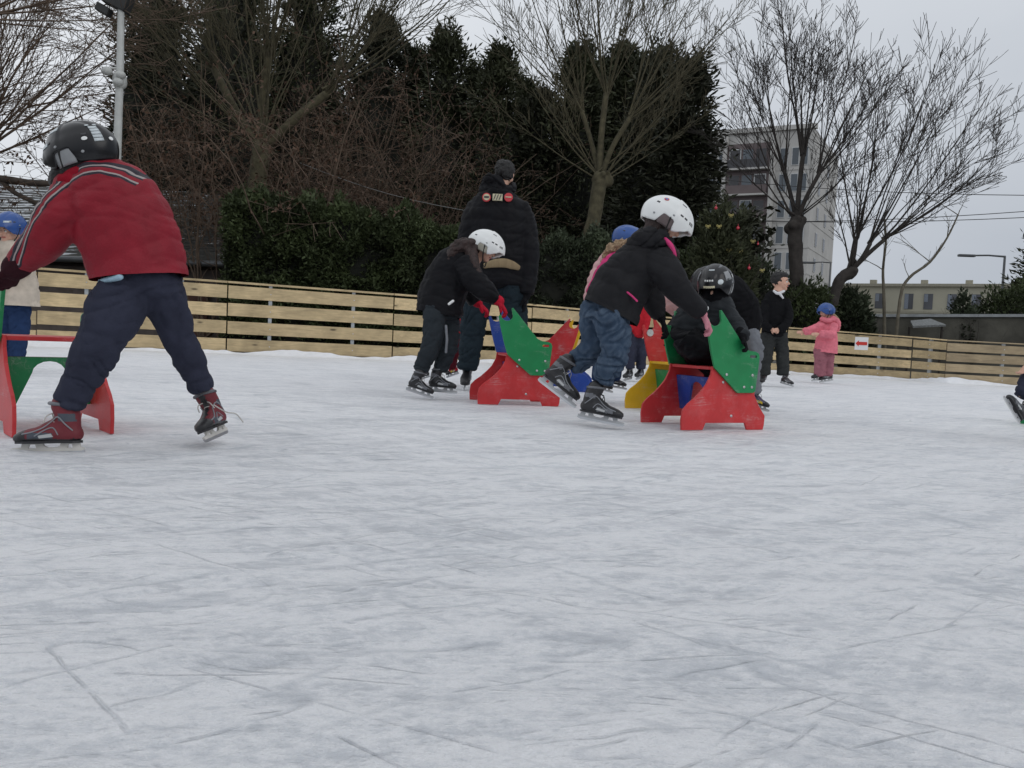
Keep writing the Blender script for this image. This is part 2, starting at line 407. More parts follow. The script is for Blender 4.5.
def skate(root, heel, toe, ank, style='black', vox=None, name='skate', lacecol=None, loose=None):
    x = (toe-heel); L = x.length; x.normalize(); z = ank-heel; z = (z-x*z.dot(x)).normalized(); y = z.cross(x)
    M = Matrix((x, y, z)).transposed(); T = lambda a, b, cc: heel+M@Vector((a*L, b*L, cc*L))
    mb = MB()
    fy = y
    mb.tube([T(.12,0,.30), T(.35,0,.30), T(.62,0,.29), T(.84,0,.26), T(.92,0,.25)], [(L*.13,L*.14),(L*.14,L*.15),(L*.13,L*.17),(L*.105,L*.16),(L*.075,L*.12)], 14, sub=2, flat=fy)
    mb.tube([T(.20,0,.28), T(.20,0,.45), T(.22,0,.60), T(.27,0,.74)], [(L*.17,L*.14),(L*.17,L*.15),(L*.18,L*.165),(L*.19,L*.17)], 14, sub=2, flat=fy)
    mb.tube([T(.30,0,.48), T(.55,0,.36)], [(L*.11,L*.10),(L*.10,L*.12)], 12, flat=fy)
    V, F, N = remesh(mb, vox or max(L/34, .007), 3)
    loc = []
    for i, v in enumerate(V):
        q = M.transposed()@(v-heel)/L
        if q.z < .185: q.z = .185
        V[i] = heel+M@(q*L); loc.append(q)
    styles = dict(black=(bootblk, bootgrey, bootblk, holder), red=(bootred, greyboot2, bootblk, holdw), purple=(bootpurple, bootyellow, bootblk, holder), brown=(brownboot, bootgrey, bootblk, holder))
    ma, mbx, mc, mh = styles[style]; ml = bootline; mr_ = bootrefl; mcuf = bootgrey; msole = bootblk
    mi = []
    for f in F:
        q = sum((loc[i] for i in f), Vector())/len(f)
        k = 0
        if q.z < .235 or (q.x > .74+.3*(q.z-.2) ) : k = 2
        elif abs(q.y) > .06 and (.38 < q.x < .74 and .235 < q.z < .33): k = 1
        elif abs(q.y) > .08 and .50 < q.z < .60 and q.x < .3: k = 1
        elif abs(q.y) < .05 and q.x > .33 and q.z > .33: k = 2
        mi.append(k)
    b = mesh(name, V, F, None, root, True, mats=[ma, mbx, mc], mi=mi)
    from mathutils.bvhtree import BVHTree
    bvh = BVHTree.FromPolygons(V, F)
    def surf(a, cc, sd, out=.006):
        o = T(a, sd*.6, cc); h = bvh.ray_cast(o, -y*sd)
        return (h[0]+y*sd*out*L) if h[0] is not None else T(a, sd*.15, cc)
    for sd in (-1, 1):
        pl = [surf(a, c_, sd) for a, c_ in ((.10,.36),(.20,.46),(.30,.56),(.40,.50),(.52,.40),(.66,.34),(.80,.31))]
        MB().tube(pl, L*.011, 6, sub=3).build('piping', ml, b, True)
        pl = [surf(a, c_, sd) for a, c_ in ((.30,.30),(.38,.40),(.50,.36),(.62,.28))]
        MB().tube(pl, L*.010, 6, sub=3).build('piping', ml, b, True)
        q = MB(); q.prism([(.36,.265),(.56,.245),(.58,.285),(.40,.315)], -.006, .006, (), Matrix.Translation(surf(.47,.28,sd,.002)-M@Vector((.47*L,0,.28*L))) @ M.to_4x4() @ Matrix.Scale(L, 4)); q.build('reflector', mr_, b)
    mb = MB(); mb.tube([T(.10,0,.755), T(.28,-.0,.775)], [(L*.03,L*.13)]*2, 10); 
    cu = [T(.27+.20*math.cos(k*math.pi/6), .165*math.sin(k*math.pi/6), .745+.02*math.cos(k*math.pi/6)) for k in range(13)]
    MB().tube(cu, L*.028, 8, cap=False).build('cuff', mcuf, b, True)
    sl = MB(); X = [(.02,.05),(.0,0),(.02,-.05),(.1,-.11),(.35,-.10),(.6,-.14),(.8,-.15),(.93,-.10),(.97,0),(.93,.10),(.8,.15),(.6,.14),(.35,.10),(.1,.11)]
    for zz in (.168, .205): sl.v += [T(a, c_, zz) for a, c_ in X]
    nn_ = len(X); sl.f += [tuple(range(nn_)), tuple(range(2*nn_-1, nn_-1, -1))]+[(i, nn_+i, nn_+(i+1)%nn_, (i+1)%nn_) for i in range(nn_)]
    sl.build('sole', msole, b)
    hb = MB(); MM = Matrix.Translation(heel) @ M.to_4x4() @ Matrix.Scale(L, 4)
    t = .018
    rn = [(-.02,.07),(.02,.05),(1.0,.05),(1.04,.085),(1.0,.10),(.88,.11),(.86,.19),(.58,.19),(.55,.13),(.50,.105),(.38,.105),(.33,.13),(.30,.19),(.05,.19),(.03,.11),(-.02,.10)]
    hol = [[(.14,.095),(.22,.095),(.21,.15),(.15,.15)], [(.66,.095),(.78,.095),(.76,.15),(.68,.15)]]
    hb.prism(rn, -t, t, hol, MM); hb.build('blade_holder', mh, b)
    bl = [(-.03,.03),(.0,.008),(.05,0),(.95,0),(1.02,.015),(1.05,.05),(1.03,.065),(-.02,.065)]
    MB().prism(bl, -.006, .006, (), MM).build('blade', steel, b)
    lb = MB()
    for k in range(5):
        a = .34+.055*k; zz = .60-.055*k if k < 3 else .47-.03*(k-3)
        p = [T(a-.02, -.09, zz-.06), T(a+.03,-.03,zz-.01), T(a+.03,.03,zz-.01), T(a-.02,.09,zz-.06)]
        lb.tube(p, L*.010, 5)
    lm = lacecol or lace
    lb.tube([T(.38,-.02,.62), T(.48,-.10,.60), T(.46,-.13,.50)], L*.010, 5, sub=3); lb.tube([T(.38,.02,.62), T(.47,.10,.58), T(.50,.15,.48)], L*.010, 5, sub=3)
    if loose: lb.tube(loose, L*.011, 5, sub=4)
    lb.build('lace', lm, b, True)
    return b
bootline = mat('grey_piping', (.22,.23,.25), .5); bootrefl = mat('boot_reflector', (.45,.46,.46), .4)
greyboot2 = mat('dark_grey_boot', (.06,.07,.09), .6); brownboot = mat('brown_boot', (.04,.025,.028), .5)
class Fig:
    def __init__(s, label, D, base, group=None):
        s.D = D; s.k = D/FPX
        b = gd(base, D) if not isinstance(base, Vector) else base
        s.root = thing('person', label, 'person', b, 0, group)
    def p(s, x, y, dz=0): return up_(x, y, s.D+dz)
    def path(s, L, f=1.0, df=1.0):       # L: (x, y, rx_px, dz, ry_m or None)
        P = []; R = []
        for e in L:
            x, y, r = e[:3]; dz = e[3] if len(e) > 3 else 0
            rx = r*(s.D+dz)/FPX*f; ry = (e[4]*f if len(e) > 4 else rx)
            P.append(s.p(x, y, dz)); R.append((rx, ry))
        return P, R
    def tubes(s, mb, Ls, f=1.0, n=16, sub=3):
        for L in Ls:
            P, R = s.path(L, f); mb.tube(P, R, n, sub=sub, ck=.3)
        return mb
    def body(s, torso, arms, legs, headc, hr, f, u, hands=(), vox=.009):
        mb = MB(); s.tubes(mb, [torso[1:]], .66); s.tubes(mb, arms, .55, 10)
        for lg in legs:
            q = torso[1]; dz = q[3]*.5+(lg[0][3] if len(lg[0]) > 3 else 0)*.5
            s.tubes(mb, [[(q[0]*.6+lg[0][0]*.4, q[1]*.6+lg[0][1]*.4, lg[0][2]*.9, dz)]+[e[:4] for e in lg]], .5, 10)
        hc = s.p(*headc); L = head_mb(mb, hc, f, u, hr)
        tp = s.path(torso)[0][-1]
        mb.tube([hc-u.normalized()*hr*.4, tp], [hr*.4, hr*.6], 10)
        for h in hands: hand(mb, *h)
        V, F, N = remesh(mb, vox, 2)
        mesh('body', V, F, s.skin if hasattr(s, 'skin') else skin, s.root, True)
        return hc, L
Vx = lambda *a: Vector(a)
CF = yc*0+Vector((0,1,0))      # away from the camera
def rgbstripe(name, base, bands):
    """bands of other colours along a signed-distance attribute (metres) called stripe"""
    def ex(m, nt, b, vm):
        N = nt.nodes; L = nt.links
        at = N.new('ShaderNodeAttribute'); at.attribute_name = 'stripe'
        cur = vm.outputs[0]
        for lo, hi, c in bands:
            g = N.new('ShaderNodeMath'); g.operation = 'GREATER_THAN'; g.inputs[1].default_value = lo; L.new(at.outputs['Fac'], g.inputs[0])
            l = N.new('ShaderNodeMath'); l.operation = 'LESS_THAN'; l.inputs[1].default_value = hi; L.new(at.outputs['Fac'], l.inputs[0])
            q = N.new('ShaderNodeMath'); q.operation = 'MULTIPLY'; L.new(g.outputs[0], q.inputs[0]); L.new(l.outputs[0], q.inputs[1])
            mx = N.new('ShaderNodeMix'); mx.data_type = 'RGBA'; L.new(q.outputs[0], mx.inputs[0]); L.new(cur, mx.inputs[6]); mx.inputs[7].default_value = (*c, 1); cur = mx.outputs[2]
        L.new(cur, b.inputs['Base Color'])
    return mat(name, base, .6, var=.14, vscale=10, bump=.25, bscale=120, spec=.3, extra=ex)
def linedist(pts):
    pts = [Vector((p.x, 0, p.z)) for p in pts]
    def f(v, n):
        q = Vector((v.x, 0, v.z)); best = 1e9; sg = 1
        for a, b in zip(pts, pts[1:]):
            d = b-a; t = max(0, min(1, (q-a).dot(d)/d.dot(d))); w = q-(a+d*t)
            if w.length < best: best = w.length; sg = 1 if d.cross(w).y > 0 else -1; tt = (q-a).dot(d)/d.dot(d); end = (a is pts[0] and tt < -.05) or (b is pts[-1] and tt > 1.3)
        if end: return 9.0
        if n.y > .35: return 9.0
        return best*sg
    return f

# ---- 1 the boy in the red jacket -------------------------------------------------
def red_boy():
    g = Fig('boy in red striped padded jacket, navy trousers and black helmet leaning forward', 3.2, 110)
    torso = [(141,292,47,.02,.155), (136,262,48,.02,.155), (126,232,49,.0,.155), (111,203,48,-.01,.15), (98,182,37,-.02,.13), (90,170,24,-.03,.10)]
    armL = [(84,190,27,-.02,.09), (64,214,24,-.06), (46,238,21,-.04), (27,258,16,.0), (17,266,12,.02)]
    armR = [(112,190,24,.14), (110,222,18,.34), (112,246,14,.46)]
    jk = MB(); g.tubes(jk, [torso, armL, armR], n=20)
    P = g.p
    stripe = rgbstripe('red_striped_nylon', (.24,.009,.021), [(-.020,.032,(.022,.018,.028)), (.012,.019,(.34,.30,.29)), (-.010,.006,(.24,.010,.022)), (-.012,-.006,(.34,.30,.29))])
    ax = (P(90,170)-P(143,280)).normalized()
    cloth('jacket', jk, stripe, g.root, .0085, .006, 8, None, (P(143,280), ax, .085, .0055),
          planes=[(P(140,277), Vx(.12,0,-1).normalized())], seed=1, smooth=5,
          attr=linedist([P(150,186), P(136,179), P(118,176), P(100,178), P(80,189), P(62,208), P(44,232), P(24,264)]))
    tr = MB()
    legA = [(128,288,25,-.01,.10), (113,315,29,-.06), (100,343,24,-.07), (88,368,20,-.04), (76,390,17,-.01), (70,402,17,0)]
    legB = [(160,285,25,.06,.11), (169,312,20,.11), (178,336,17,.16), (188,358,16.5,.22), (198,380,13.5,.28), (202,390,12.5,.30)]
    pel = [(142,272,36,.02,.115), (140,290,41,.02,.12)]
    g.tubes(tr, [pel, legA, legB], n=18)
    cloth('trousers', tr, navy, g.root, .0085, .0065, 10, Vx(.5,0,.86), seed=2, smooth=4, planes=[(P(140,270), Vx(0,0,1))])
    MB().tube([P(101,282,-.07), P(107,280,-.10), P(120,277,-.13)], .012, 8, sub=3).build('shirt', fabric('pale_blue_shirt', (.35,.5,.6)), g.root, True)
    f = Vx(-.93,.22,-.30); u = Vx(-.28,.0,.95)
    hc, L = g.body(torso, [armL, armR], [legA, legB], (83,157,-.03), .112, f, u)
    hr = MB(); hr.ball(hc+u*.0+f*-.01, (.105,.09,.115), 16); hr.ball(hc+f*.02-Vx(0,0,.04), (.10,.085,.10), 14); hr.ball(hc+f*.045-Vx(0,0,.075), (.085,.08,.085), 14); cloth('hair', hr, hair_k, g.root, .008, .004, 20)  # hair; the lower black balls paint the shaded face below the helmet
    def deco(patch, h, Pp):
        s = -1
        for k in range(5): patch(math.pi*.79, math.pi*.875, 1.02+.115*k, 1.115+.115*k, 1.02, sticker, 'sticker', 3)
        patch(math.pi*.77, math.pi*.81, .92, .98, 1.02, sticker, 'sticker', 3)
        patch(math.pi*.855, math.pi*.895, .92, .98, 1.02, sticker, 'sticker', 3)
        patch(math.pi*.69, math.pi*.74, 1.38, 1.50, 1.03, whitep, 'rivet', 6, True)
        patch(math.pi*.93, math.pi*.98, 1.45, 1.57, 1.03, whitep, 'rivet', 6, True)
        patch(math.pi*.22, math.pi*.34, 1.22, 1.32, 1.05, sticker, 'sticker', 4)
        patch(math.pi*.30, math.pi*.46, .78, .90, 1.05, sticker, 'sticker', 4)
    helmet(g.root, hc+u*.014, f, u, .130, blackp, greyp, deco=deco)
    co = MB(); co.tube([P(68,182,-.08), P(84,176,-.09), P(102,175,-.05), P(110,180,.03)], [.04,.045,.04,.035], 12, sub=3)
    cloth('collar', co, fabric('red_collar', (.27,.010,.022)), g.root, .008, .004, 9, seed=4)
    gl = MB(); gl.tube([P(22,262,0), P(15,268,.02)], [.052,.05], 12); hand(gl, P(16,267,.02), Vx(-.5,.4,-.5), Vx(.2,1,.1), .20, 1.1)
    cloth('glove', gl, fabric('dark_maroon_glove', (.035,.010,.014)), g.root, .005, .002, 20)
    gl = MB(); hand(gl, P(112,250,.47), Vx(-.6,.4,-.5), Vx(0,1,.1), .20, 1.1); cloth('glove', gl, MATS['dark_maroon_glove'], g.root, .006, .002, 20)
    skate(g.root, P(83,454,.0), P(13,455,-.02), P(70,396,0), 'red')
    skate(g.root, P(228,433,.45), P(206,443,.20), P(198,378,.36), 'red', loose=[P(214,405,.28), P(226,412,.26), P(236,414,.27), P(243,422,.28)])

# ================================================================== light and sky
def build_world():
    w = bpy.data.worlds.new('World'); SC.world = w; w.use_nodes = True; nt = w.node_tree; N = nt.nodes; L = nt.links
    bg = N['Background']
    sk = N.new('ShaderNodeTexSky'); sk.sky_type = 'NISHITA'; sk.sun_disc = False; sk.sun_elevation = math.radians(28); sk.sun_rotation = math.radians(-50); sk.air_density = 2; sk.dust_density = 4
    hs = N.new('ShaderNodeHueSaturation'); hs.inputs['Saturation'].default_value = .2; L.new(sk.outputs[0], hs.inputs['Color'])
    tc = N.new('ShaderNodeTexCoord')
    dt = N.new('ShaderNodeVectorMath'); dt.operation = 'DOT_PRODUCT'; dt.inputs[1].default_value = Vector((-.42,.12,.85)).normalized(); L.new(tc.outputs['Generated'], dt.inputs[0])
    mp = N.new('ShaderNodeMapping'); mp.inputs['Scale'].default_value = (1,1,2.6); L.new(tc.outputs['Generated'], mp.inputs[0])
    no = N.new('ShaderNodeTexNoise'); no.inputs['Scale'].default_value = 1.6; no.inputs['Detail'].default_value = 5; no.inputs['Roughness'].default_value = .5; L.new(mp.outputs[0], no.inputs['Vector'])
    ad = N.new('ShaderNodeMath'); ad.operation = 'MULTIPLY_ADD'; L.new(no.outputs['Fac'], ad.inputs[0]); ad.inputs[1].default_value = .55; ad.inputs[2].default_value = -.27
    s2 = N.new('ShaderNodeMath'); s2.operation = 'ADD'; L.new(dt.outputs['Value'], s2.inputs[0]); L.new(ad.outputs[0], s2.inputs[1])
    cr = N.new('ShaderNodeValToRGB'); e = cr.color_ramp.elements
    e[0].position = .0; e[0].color = (.255,.29,.335,1); e[1].position = 1; e[1].color = (.72,.75,.79,1)
    m = cr.color_ramp.elements.new(.32); m.color = (.39,.425,.48,1)
    mr = N.new('ShaderNodeMapRange'); mr.inputs['From Min'].default_value = -.45; mr.inputs['From Max'].default_value = .75; L.new(s2.outputs[0], mr.inputs['Value']); L.new(mr.outputs[0], cr.inputs[0])
    sc = N.new('ShaderNodeVectorMath'); sc.operation = 'SCALE'; sc.inputs['Scale'].default_value = 7.9; L.new(cr.outputs[0], sc.inputs[0])
    mx = N.new('ShaderNodeMix'); mx.data_type = 'RGBA'; mx.inputs[0].default_value = .985; L.new(hs.outputs[0], mx.inputs[6]); L.new(sc.outputs[0], mx.inputs[7])
    L.new(mx.outputs[2], bg.inputs['Color']); bg.inputs['Strength'].default_value = .13
    s = bpy.data.lights.new('sun', 'SUN'); s.energy = .5; s.angle = math.radians(40); s.color = (1,.97,.93)
    so = bpy.data.objects.new('sun', s); COL.objects.link(so); so.rotation_euler = (math.radians(62), 0, math.radians(50))
    SC.view_settings.view_transform = 'Standard'; SC.view_settings.look = 'None'; SC.view_settings.exposure = .14; SC.view_settings.gamma = 1
    SC.cycles.max_bounces = 6; SC.cycles.transparent_max_bounces = 8
build_world()
# ================================================================== ice and ground
def ice_mat():
    m = bpy.data.materials.new('scraped_ice'); m.use_nodes = True; nt = m.node_tree; N = nt.nodes; L = nt.links; b = N['Principled BSDF']
    tc = N.new('ShaderNodeTexCoord')
    def nz_(scale, st=(1,1,1), det=6, rough=.6, dist=0, rot=0):
        src = tc.outputs['Object']
        if rot:
            m0 = N.new('ShaderNodeMapping'); m0.inputs['Rotation'].default_value = (0,0,rot); L.new(src, m0.inputs[0]); src = m0.outputs[0]
        mp = N.new('ShaderNodeMapping'); mp.inputs['Scale'].default_value = st; L.new(src, mp.inputs[0])
        n = N.new('ShaderNodeTexNoise'); n.inputs['Scale'].default_value = scale; n.inputs['Detail'].default_value = det; n.inputs['Roughness'].default_value = rough; n.inputs['Distortion'].default_value = dist
        L.new(mp.outputs[0], n.inputs['Vector']); return n.outputs['Fac']
    def mth(op, a, b_=None, c=None):
        n = N.new('ShaderNodeMath'); n.operation = op
        for i, x in enumerate((a, b_, c)):
            if x is None: continue
            if isinstance(x, (int, float)): n.inputs[i].default_value = x
            else: L.new(x, n.inputs[i])
        return n.outputs[0]
    def mr(x, a, b_, c=0, d=1):
        n = N.new('ShaderNodeMapRange'); n.interpolation_type = 'SMOOTHSTEP'
        for k, v in zip(('From Min','From Max','To Min','To Max'), (a,b_,c,d)): n.inputs[k].default_value = v
        L.new(x, n.inputs['Value']); return n.outputs[0]
    big = nz_(.9, (.6,1,1), 5, .6, .9, .15)          # barer, greyer areas
    med = nz_(7, (.55,1,1), 8, .70, .5, .12)         # ploughed snow
    fine = nz_(48, (.6,1,1), 6, .78)
    grain = nz_(260, (1,1,1), 3, .7)
    # shallow grooves left by blades: strongly stretched noise in several directions
    gro = None
    for k, (rot, sc, st) in enumerate([(-.45, 9, .10), (-.80, 11, .12), (.35, 10, .10), (-.15, 14, .12), (.9, 11, .13)]):
        n = mr(nz_(sc, (st,1,1), 4, .62, .15, rot), .36, .66, -.5, .5)
        if k % 2 == 0: n = mth('MULTIPLY', n, mr(nz_(1.7+.2*k, (.7,1,1), 3, .6, 0, rot*2+1), .40, .62, .2, 1.1))
        gro = n if gro is None else mth('ADD', gro, n)
    scr = None
    for k, (rot, sc, wd) in enumerate([(-.50, 2.6, .008), (-.85, 2.0, .006), (.4, 2.4, .008), (-.22, 5, .012), (.62, 3.1, .008), (-.68, 4.2, .010), (.12, 3.2, .009), (-.35, 6.5, .014)]):
        n = nz_(sc, (.14,1,1), 1.6, .45, .55, rot+.01)
        d = mth('ABSOLUTE', mth('SUBTRACT', n, .5+.011*k))
        l = mr(d, 0, wd, 1, 0)
        l = mth('MULTIPLY', l, mr(nz_(2.2+k*.3, (.7,1,1), 3, .65, 0, rot+1), .48, .58))
        scr = l if scr is None else mth('MAXIMUM', scr, l)
    bare = mr(mth('ADD', mth('MULTIPLY', big, .8), mth('ADD', mth('MULTIPLY', med, .55), mth('MULTIPLY', gro, -.10))), .60, .86)     # 1 = grey ice
    lum = mth('ADD', mth('MULTIPLY', gro, .15), mth('ADD', mth('MULTIPLY', mth('SUBTRACT', med, .5), 1.2), mth('MULTIPLY', mth('SUBTRACT', fine, .5), 2.4)))
    snow = mr(mth('ADD', mth('SUBTRACT', lum, mth('MULTIPLY', bare, .24)), .5), -.10, .66)
    mx = N.new('ShaderNodeMix'); mx.data_type = 'RGBA'; L.new(snow, mx.inputs[0]); mx.inputs[6].default_value = (.74,.763,.805,1); mx.inputs[7].default_value = (.95,.952,.972,1)
    m2 = N.new('ShaderNodeMix'); m2.data_type = 'RGBA'; L.new(mth('MULTIPLY', scr, .34), m2.inputs[0]); L.new(mx.outputs[2], m2.inputs[6]); m2.inputs[7].default_value = (.48,.515,.57,1)
    sp = N.new('ShaderNodeVectorMath'); sp.operation = 'SCALE'; L.new(m2.outputs[2], sp.inputs[0]); L.new(mr(grain, .3, .7, .95, 1.03), sp.inputs['Scale'])
    L.new(sp.outputs[0], b.inputs['Base Color'])
    L.new(mr(snow, 0, 1, .34, .85), b.inputs['Roughness']); b.inputs['Specular IOR Level'].default_value = .35
    h = mth('ADD', mth('ADD', mth('MULTIPLY', gro, .42), mth('MULTIPLY', med, .9)), mth('ADD', mth('MULTIPLY', fine, .8), mth('MULTIPLY', scr, -.3)))
    h = mth('ADD', h, mth('MULTIPLY', grain, .12))
    bp = N.new('ShaderNodeBump'); bp.inputs['Strength'].default_value = 1; bp.inputs['Distance'].default_value = .017; L.new(h, bp.inputs['Height']); L.new(bp.outputs[0], b.inputs['Normal'])
    return m
icem = ice_mat()
# fence line stations: (px, base py, top py)
FST = [(-260,333,243),(-120,339,254),(36,346,267.5),(226,353.5,281),(392,360,293.5),(530,364,304),(662,367.5,316.5),(785,373,327),(910,380.5,336.5),(944,383,339.5),(1060,389,345.5),(1170,394,351)]
FB = [gp(x, y) for x, y, t in FST]
FH = []
for (x, y, t), b in zip(FST, FB):
    d = (RWC.transposed() @ (b-EYE)); D = -d.z; FH.append((up_(x, t, D)-b).z)
ground_m = mat('ground_soil', (.05,.045,.035), .95, var=.3, vscale=2, bump=.6, bscale=20)
snowm = mat('snow', (.85,.86,.89), .8, var=.06, vscale=9, bump=.7, bscale=45)
tag(mesh('ground', [(-500,-60,-.06),(500,-60,-.06),(500,900,-.06),(-500,900,-.06)], [(0,1,2,3)], ground_m), kind='structure')
def rink():
    # denser grid near the camera with real centimetre relief of ploughed snow
    vs = []; fs = []
    ys = [-4, -1.5, 0, .5]; y = .7
    while y < 8: ys.append(y); y += .018+.010*y
    while y < 24: ys.append(y); y += .35
    nx = 260
    def fline(x):
        for a, b in zip(FB, FB[1:]):
            if a.x <= x <= b.x: return a.y+(b.y-a.y)*(x-a.x)/(b.x-a.x)
        return FB[-1].y if x > 0 else FB[0].y
    for y in ys:
        for i in range(nx):
            t = i/(nx-1)*2-1
            x = t*(abs(y)*.75+1.5) if y < 14 else t*12+t*t*t*3
            yy = min(y, fline(x)+.05)
            z = 0
            if .5 < y < 9:
                p = Vector((x*.9, yy*2.2, 0)); z = .007*noise.fractal(p*2.3, .9, 2.1, 6)+.004*noise.noise(p*11)
                z *= min(1, (y-.5)*2)*min(1, max(0,(9-y)/4)); z = min(z, .016)
            vs.append((x, yy, z-.002))
    for j in range(len(ys)-1):
        for i in range(nx-1):
            a = j*nx+i; fs.append((a, a+1, a+nx+1, a+nx))
    return tag(mesh('ice_rink', vs, fs, icem, None, True), kind='structure')
rink()
# ================================================================== wooden rink fence
def wood(name, c):
    def ex(m, nt, b, vm):
        N = nt.nodes; L = nt.links
        tc = N.new('ShaderNodeTexCoord'); mp = N.new('ShaderNodeMapping'); mp.inputs['Scale'].default_value = (1.2,8,16); L.new(tc.outputs['Object'], mp.inputs[0])
        oi = N.new('ShaderNodeObjectInfo'); ad = N.new('ShaderNodeVectorMath'); ad.operation = 'ADD'; L.new(mp.outputs[0], ad.inputs[0])
        ms = N.new('ShaderNodeMath'); ms.operation = 'MULTIPLY'; ms.inputs[1].default_value = 60; L.new(oi.outputs['Random'], ms.inputs[0]); L.new(ms.outputs[0], ad.inputs[1])
        wv = N.new('ShaderNodeTexNoise'); wv.inputs['Scale'].default_value = 1.6; wv.inputs['Detail'].default_value = 5; wv.inputs['Distortion'].default_value = 1.2; L.new(ad.outputs[0], wv.inputs['Vector'])
        vo = N.new('ShaderNodeTexVoronoi'); vo.inputs['Scale'].default_value = 1.0; mp2 = N.new('ShaderNodeMapping'); mp2.inputs['Scale'].default_value = (1.5,1.5,4.5); L.new(tc.outputs['Object'], mp2.inputs[0])
        ad2 = N.new('ShaderNodeVectorMath'); ad2.operation = 'ADD'; L.new(mp2.outputs[0], ad2.inputs[0]); L.new(ms.outputs[0], ad2.inputs[1]); L.new(ad2.outputs[0], vo.inputs['Vector'])
        kn = N.new('ShaderNodeMapRange'); kn.inputs['From Min'].default_value = .05; kn.inputs['From Max'].default_value = .11; kn.inputs['To Min'].default_value = .28; kn.inputs['To Max'].default_value = 1; L.new(vo.outputs['Distance'], kn.inputs['Value'])
        gr = N.new('ShaderNodeMapRange'); gr.inputs['From Min'].default_value = .3; gr.inputs['From Max'].default_value = .7; gr.inputs['To Min'].default_value = .80; gr.inputs['To Max'].default_value = 1.12; L.new(wv.outputs['Fac'], gr.inputs['Value'])
        mu = N.new('ShaderNodeMath'); mu.operation = 'MULTIPLY'; L.new(kn.outputs[0], mu.inputs[0]); L.new(gr.outputs[0], mu.inputs[1])
        s2 = N.new('ShaderNodeVectorMath'); s2.operation = 'SCALE'; L.new(vm.outputs[0], s2.inputs[0]); L.new(mu.outputs[0], s2.inputs['Scale'])
        L.new(s2.outputs[0], b.inputs['Base Color'])
    return mat(name, c, .75, var=.20, vscale=3.2, bump=.25, bscale=80, objvar=.20, extra=ex)
pine = wood('pine_board', (.54,.415,.235)); pine2 = wood('weathered_board', (.40,.31,.19))  # second tone is a darker version of the pine colour
galv = mat('galvanised_steel', (.40,.43,.45), .5, metal=.3, var=.15, vscale=20)
def fence(i0, i1, label, bm_, name='plank_fence'):
    root = thing(name, label, 'fence', FB[i0])
    for i in range(i0, i1):
        a, b = FB[i], FB[i+1]; ha, hb = FH[i], FH[i+1]
        d = (b-a); Ln = d.length; d.normalize(); nn = Vector((-d.y, d.x, 0)); 
        if nn.y < 0: nn = -nn
        gap = .012
        lv = [(.03,.205),(.275,.45),(.52,.695),(.765,.94)] if i1 <= 9 else [(.02,.215),(.27,.45),(.50,.69),(.745,.93)]
        rr = random.Random(i*7)
        for k, (z0, z1) in enumerate(lv):
            mb = MB(); c = []; o = nn*rr.uniform(-.006,.006); j = rr.uniform(-.008,.008)
            for P_, h_, s_ in ((a, ha, gap), (b, hb, -gap)):
                for yy in (0, .026):
                    for z in (z0, z1): c.append(P_+d*s_+nn*yy+o+Vector((0,0,h_*z+j)))
            mb.add(c, [(0,1,3,2),(4,6,7,5),(0,4,5,1),(2,3,7,6),(0,2,6,4),(1,5,7,3)])
            ob = mb.build('board', bm_, root, bevel=.004)
        c = []
        for P_, h_, s_ in ((a, ha, gap*.5), (b, hb, -gap*.5)):
            for yy in (-.008, .085):
                for z in (.972, 1.0): c.append(P_+d*s_+nn*yy+Vector((0,0,h_*z)))
        MB().add(c, [(0,1,3,2),(4,6,7,5),(0,4,5,1),(2,3,7,6),(0,2,6,4),(1,5,7,3)]).build('top_rail', bm_, root, bevel=.003)
        np_ = max(1, round(Ln/1.5)); 
        for q in range(np_):
            t = (q+.5)/np_+ (.0 if np_ > 1 else 0); p = a.lerp(b, t)+nn*.029; h_ = ha+(hb-ha)*t
            mb = MB().obox(p+Vector((0,0,h_*.485))+nn*.025, d*.030, nn*.025, Vector((0,0,h_*.485)))
            po = mb.build('post', galv, root)
            
            for z0, z1 in lv:
                for s_ in (-1,):
                    cc = p-nn*.033+Vector((0,0,h_*(z0+z1)/2))+d*.01; MB().tube([cc-nn*.004, cc+nn*.01], .010, 8, cap=False).build('bolt', bolt, po)
    return root
fence(0, 9, 'long pale plank fence along the back of the rink with galvanised posts', pine)
fence(9, 11, 'short weathered plank fence at the right edge, past the corner of the long one', pine2)
# shovelled snow along the fence
def bank():
    vs = []; fs = []; n = 0
    tot = []
    for a, b in zip(FB[1:], FB[2:]):
        m = int((b-a).length/.06)
        for i in range(m): tot.append(a.lerp(b, i/m))
    K = 7
    for i, p in enumerate(tot):
        s = abs(noise.noise(Vector((i*.03, 0, 0))))*1.3+.25; dirt = noise.noise(Vector((i*.15, 5, 0)))
        bigr = 1+.3*math.exp(-((p.x-8.2)/1.5)**2)
        for k in range(K):
            t = k/(K-1); yy = p.y-.03-.26*t*s; zz = (.13*s*bigr*(1-t)**1.5+.022*noise.noise(Vector((p.x*5, yy*9, 2)))*(1-t)+.012*dirt*(1-t))-.004
            vs.append((p.x, yy, zz))
    for i in range(len(tot)-1):
        for k in range(K-1):
            a = i*K+k; fs.append((a, a+1, a+K+1, a+K))
    tag(mesh('snow', vs, fs, snowm, None, True), 'dirty shovelled snow piled along the foot of the fence', 'snow', kind='stuff')
bank()
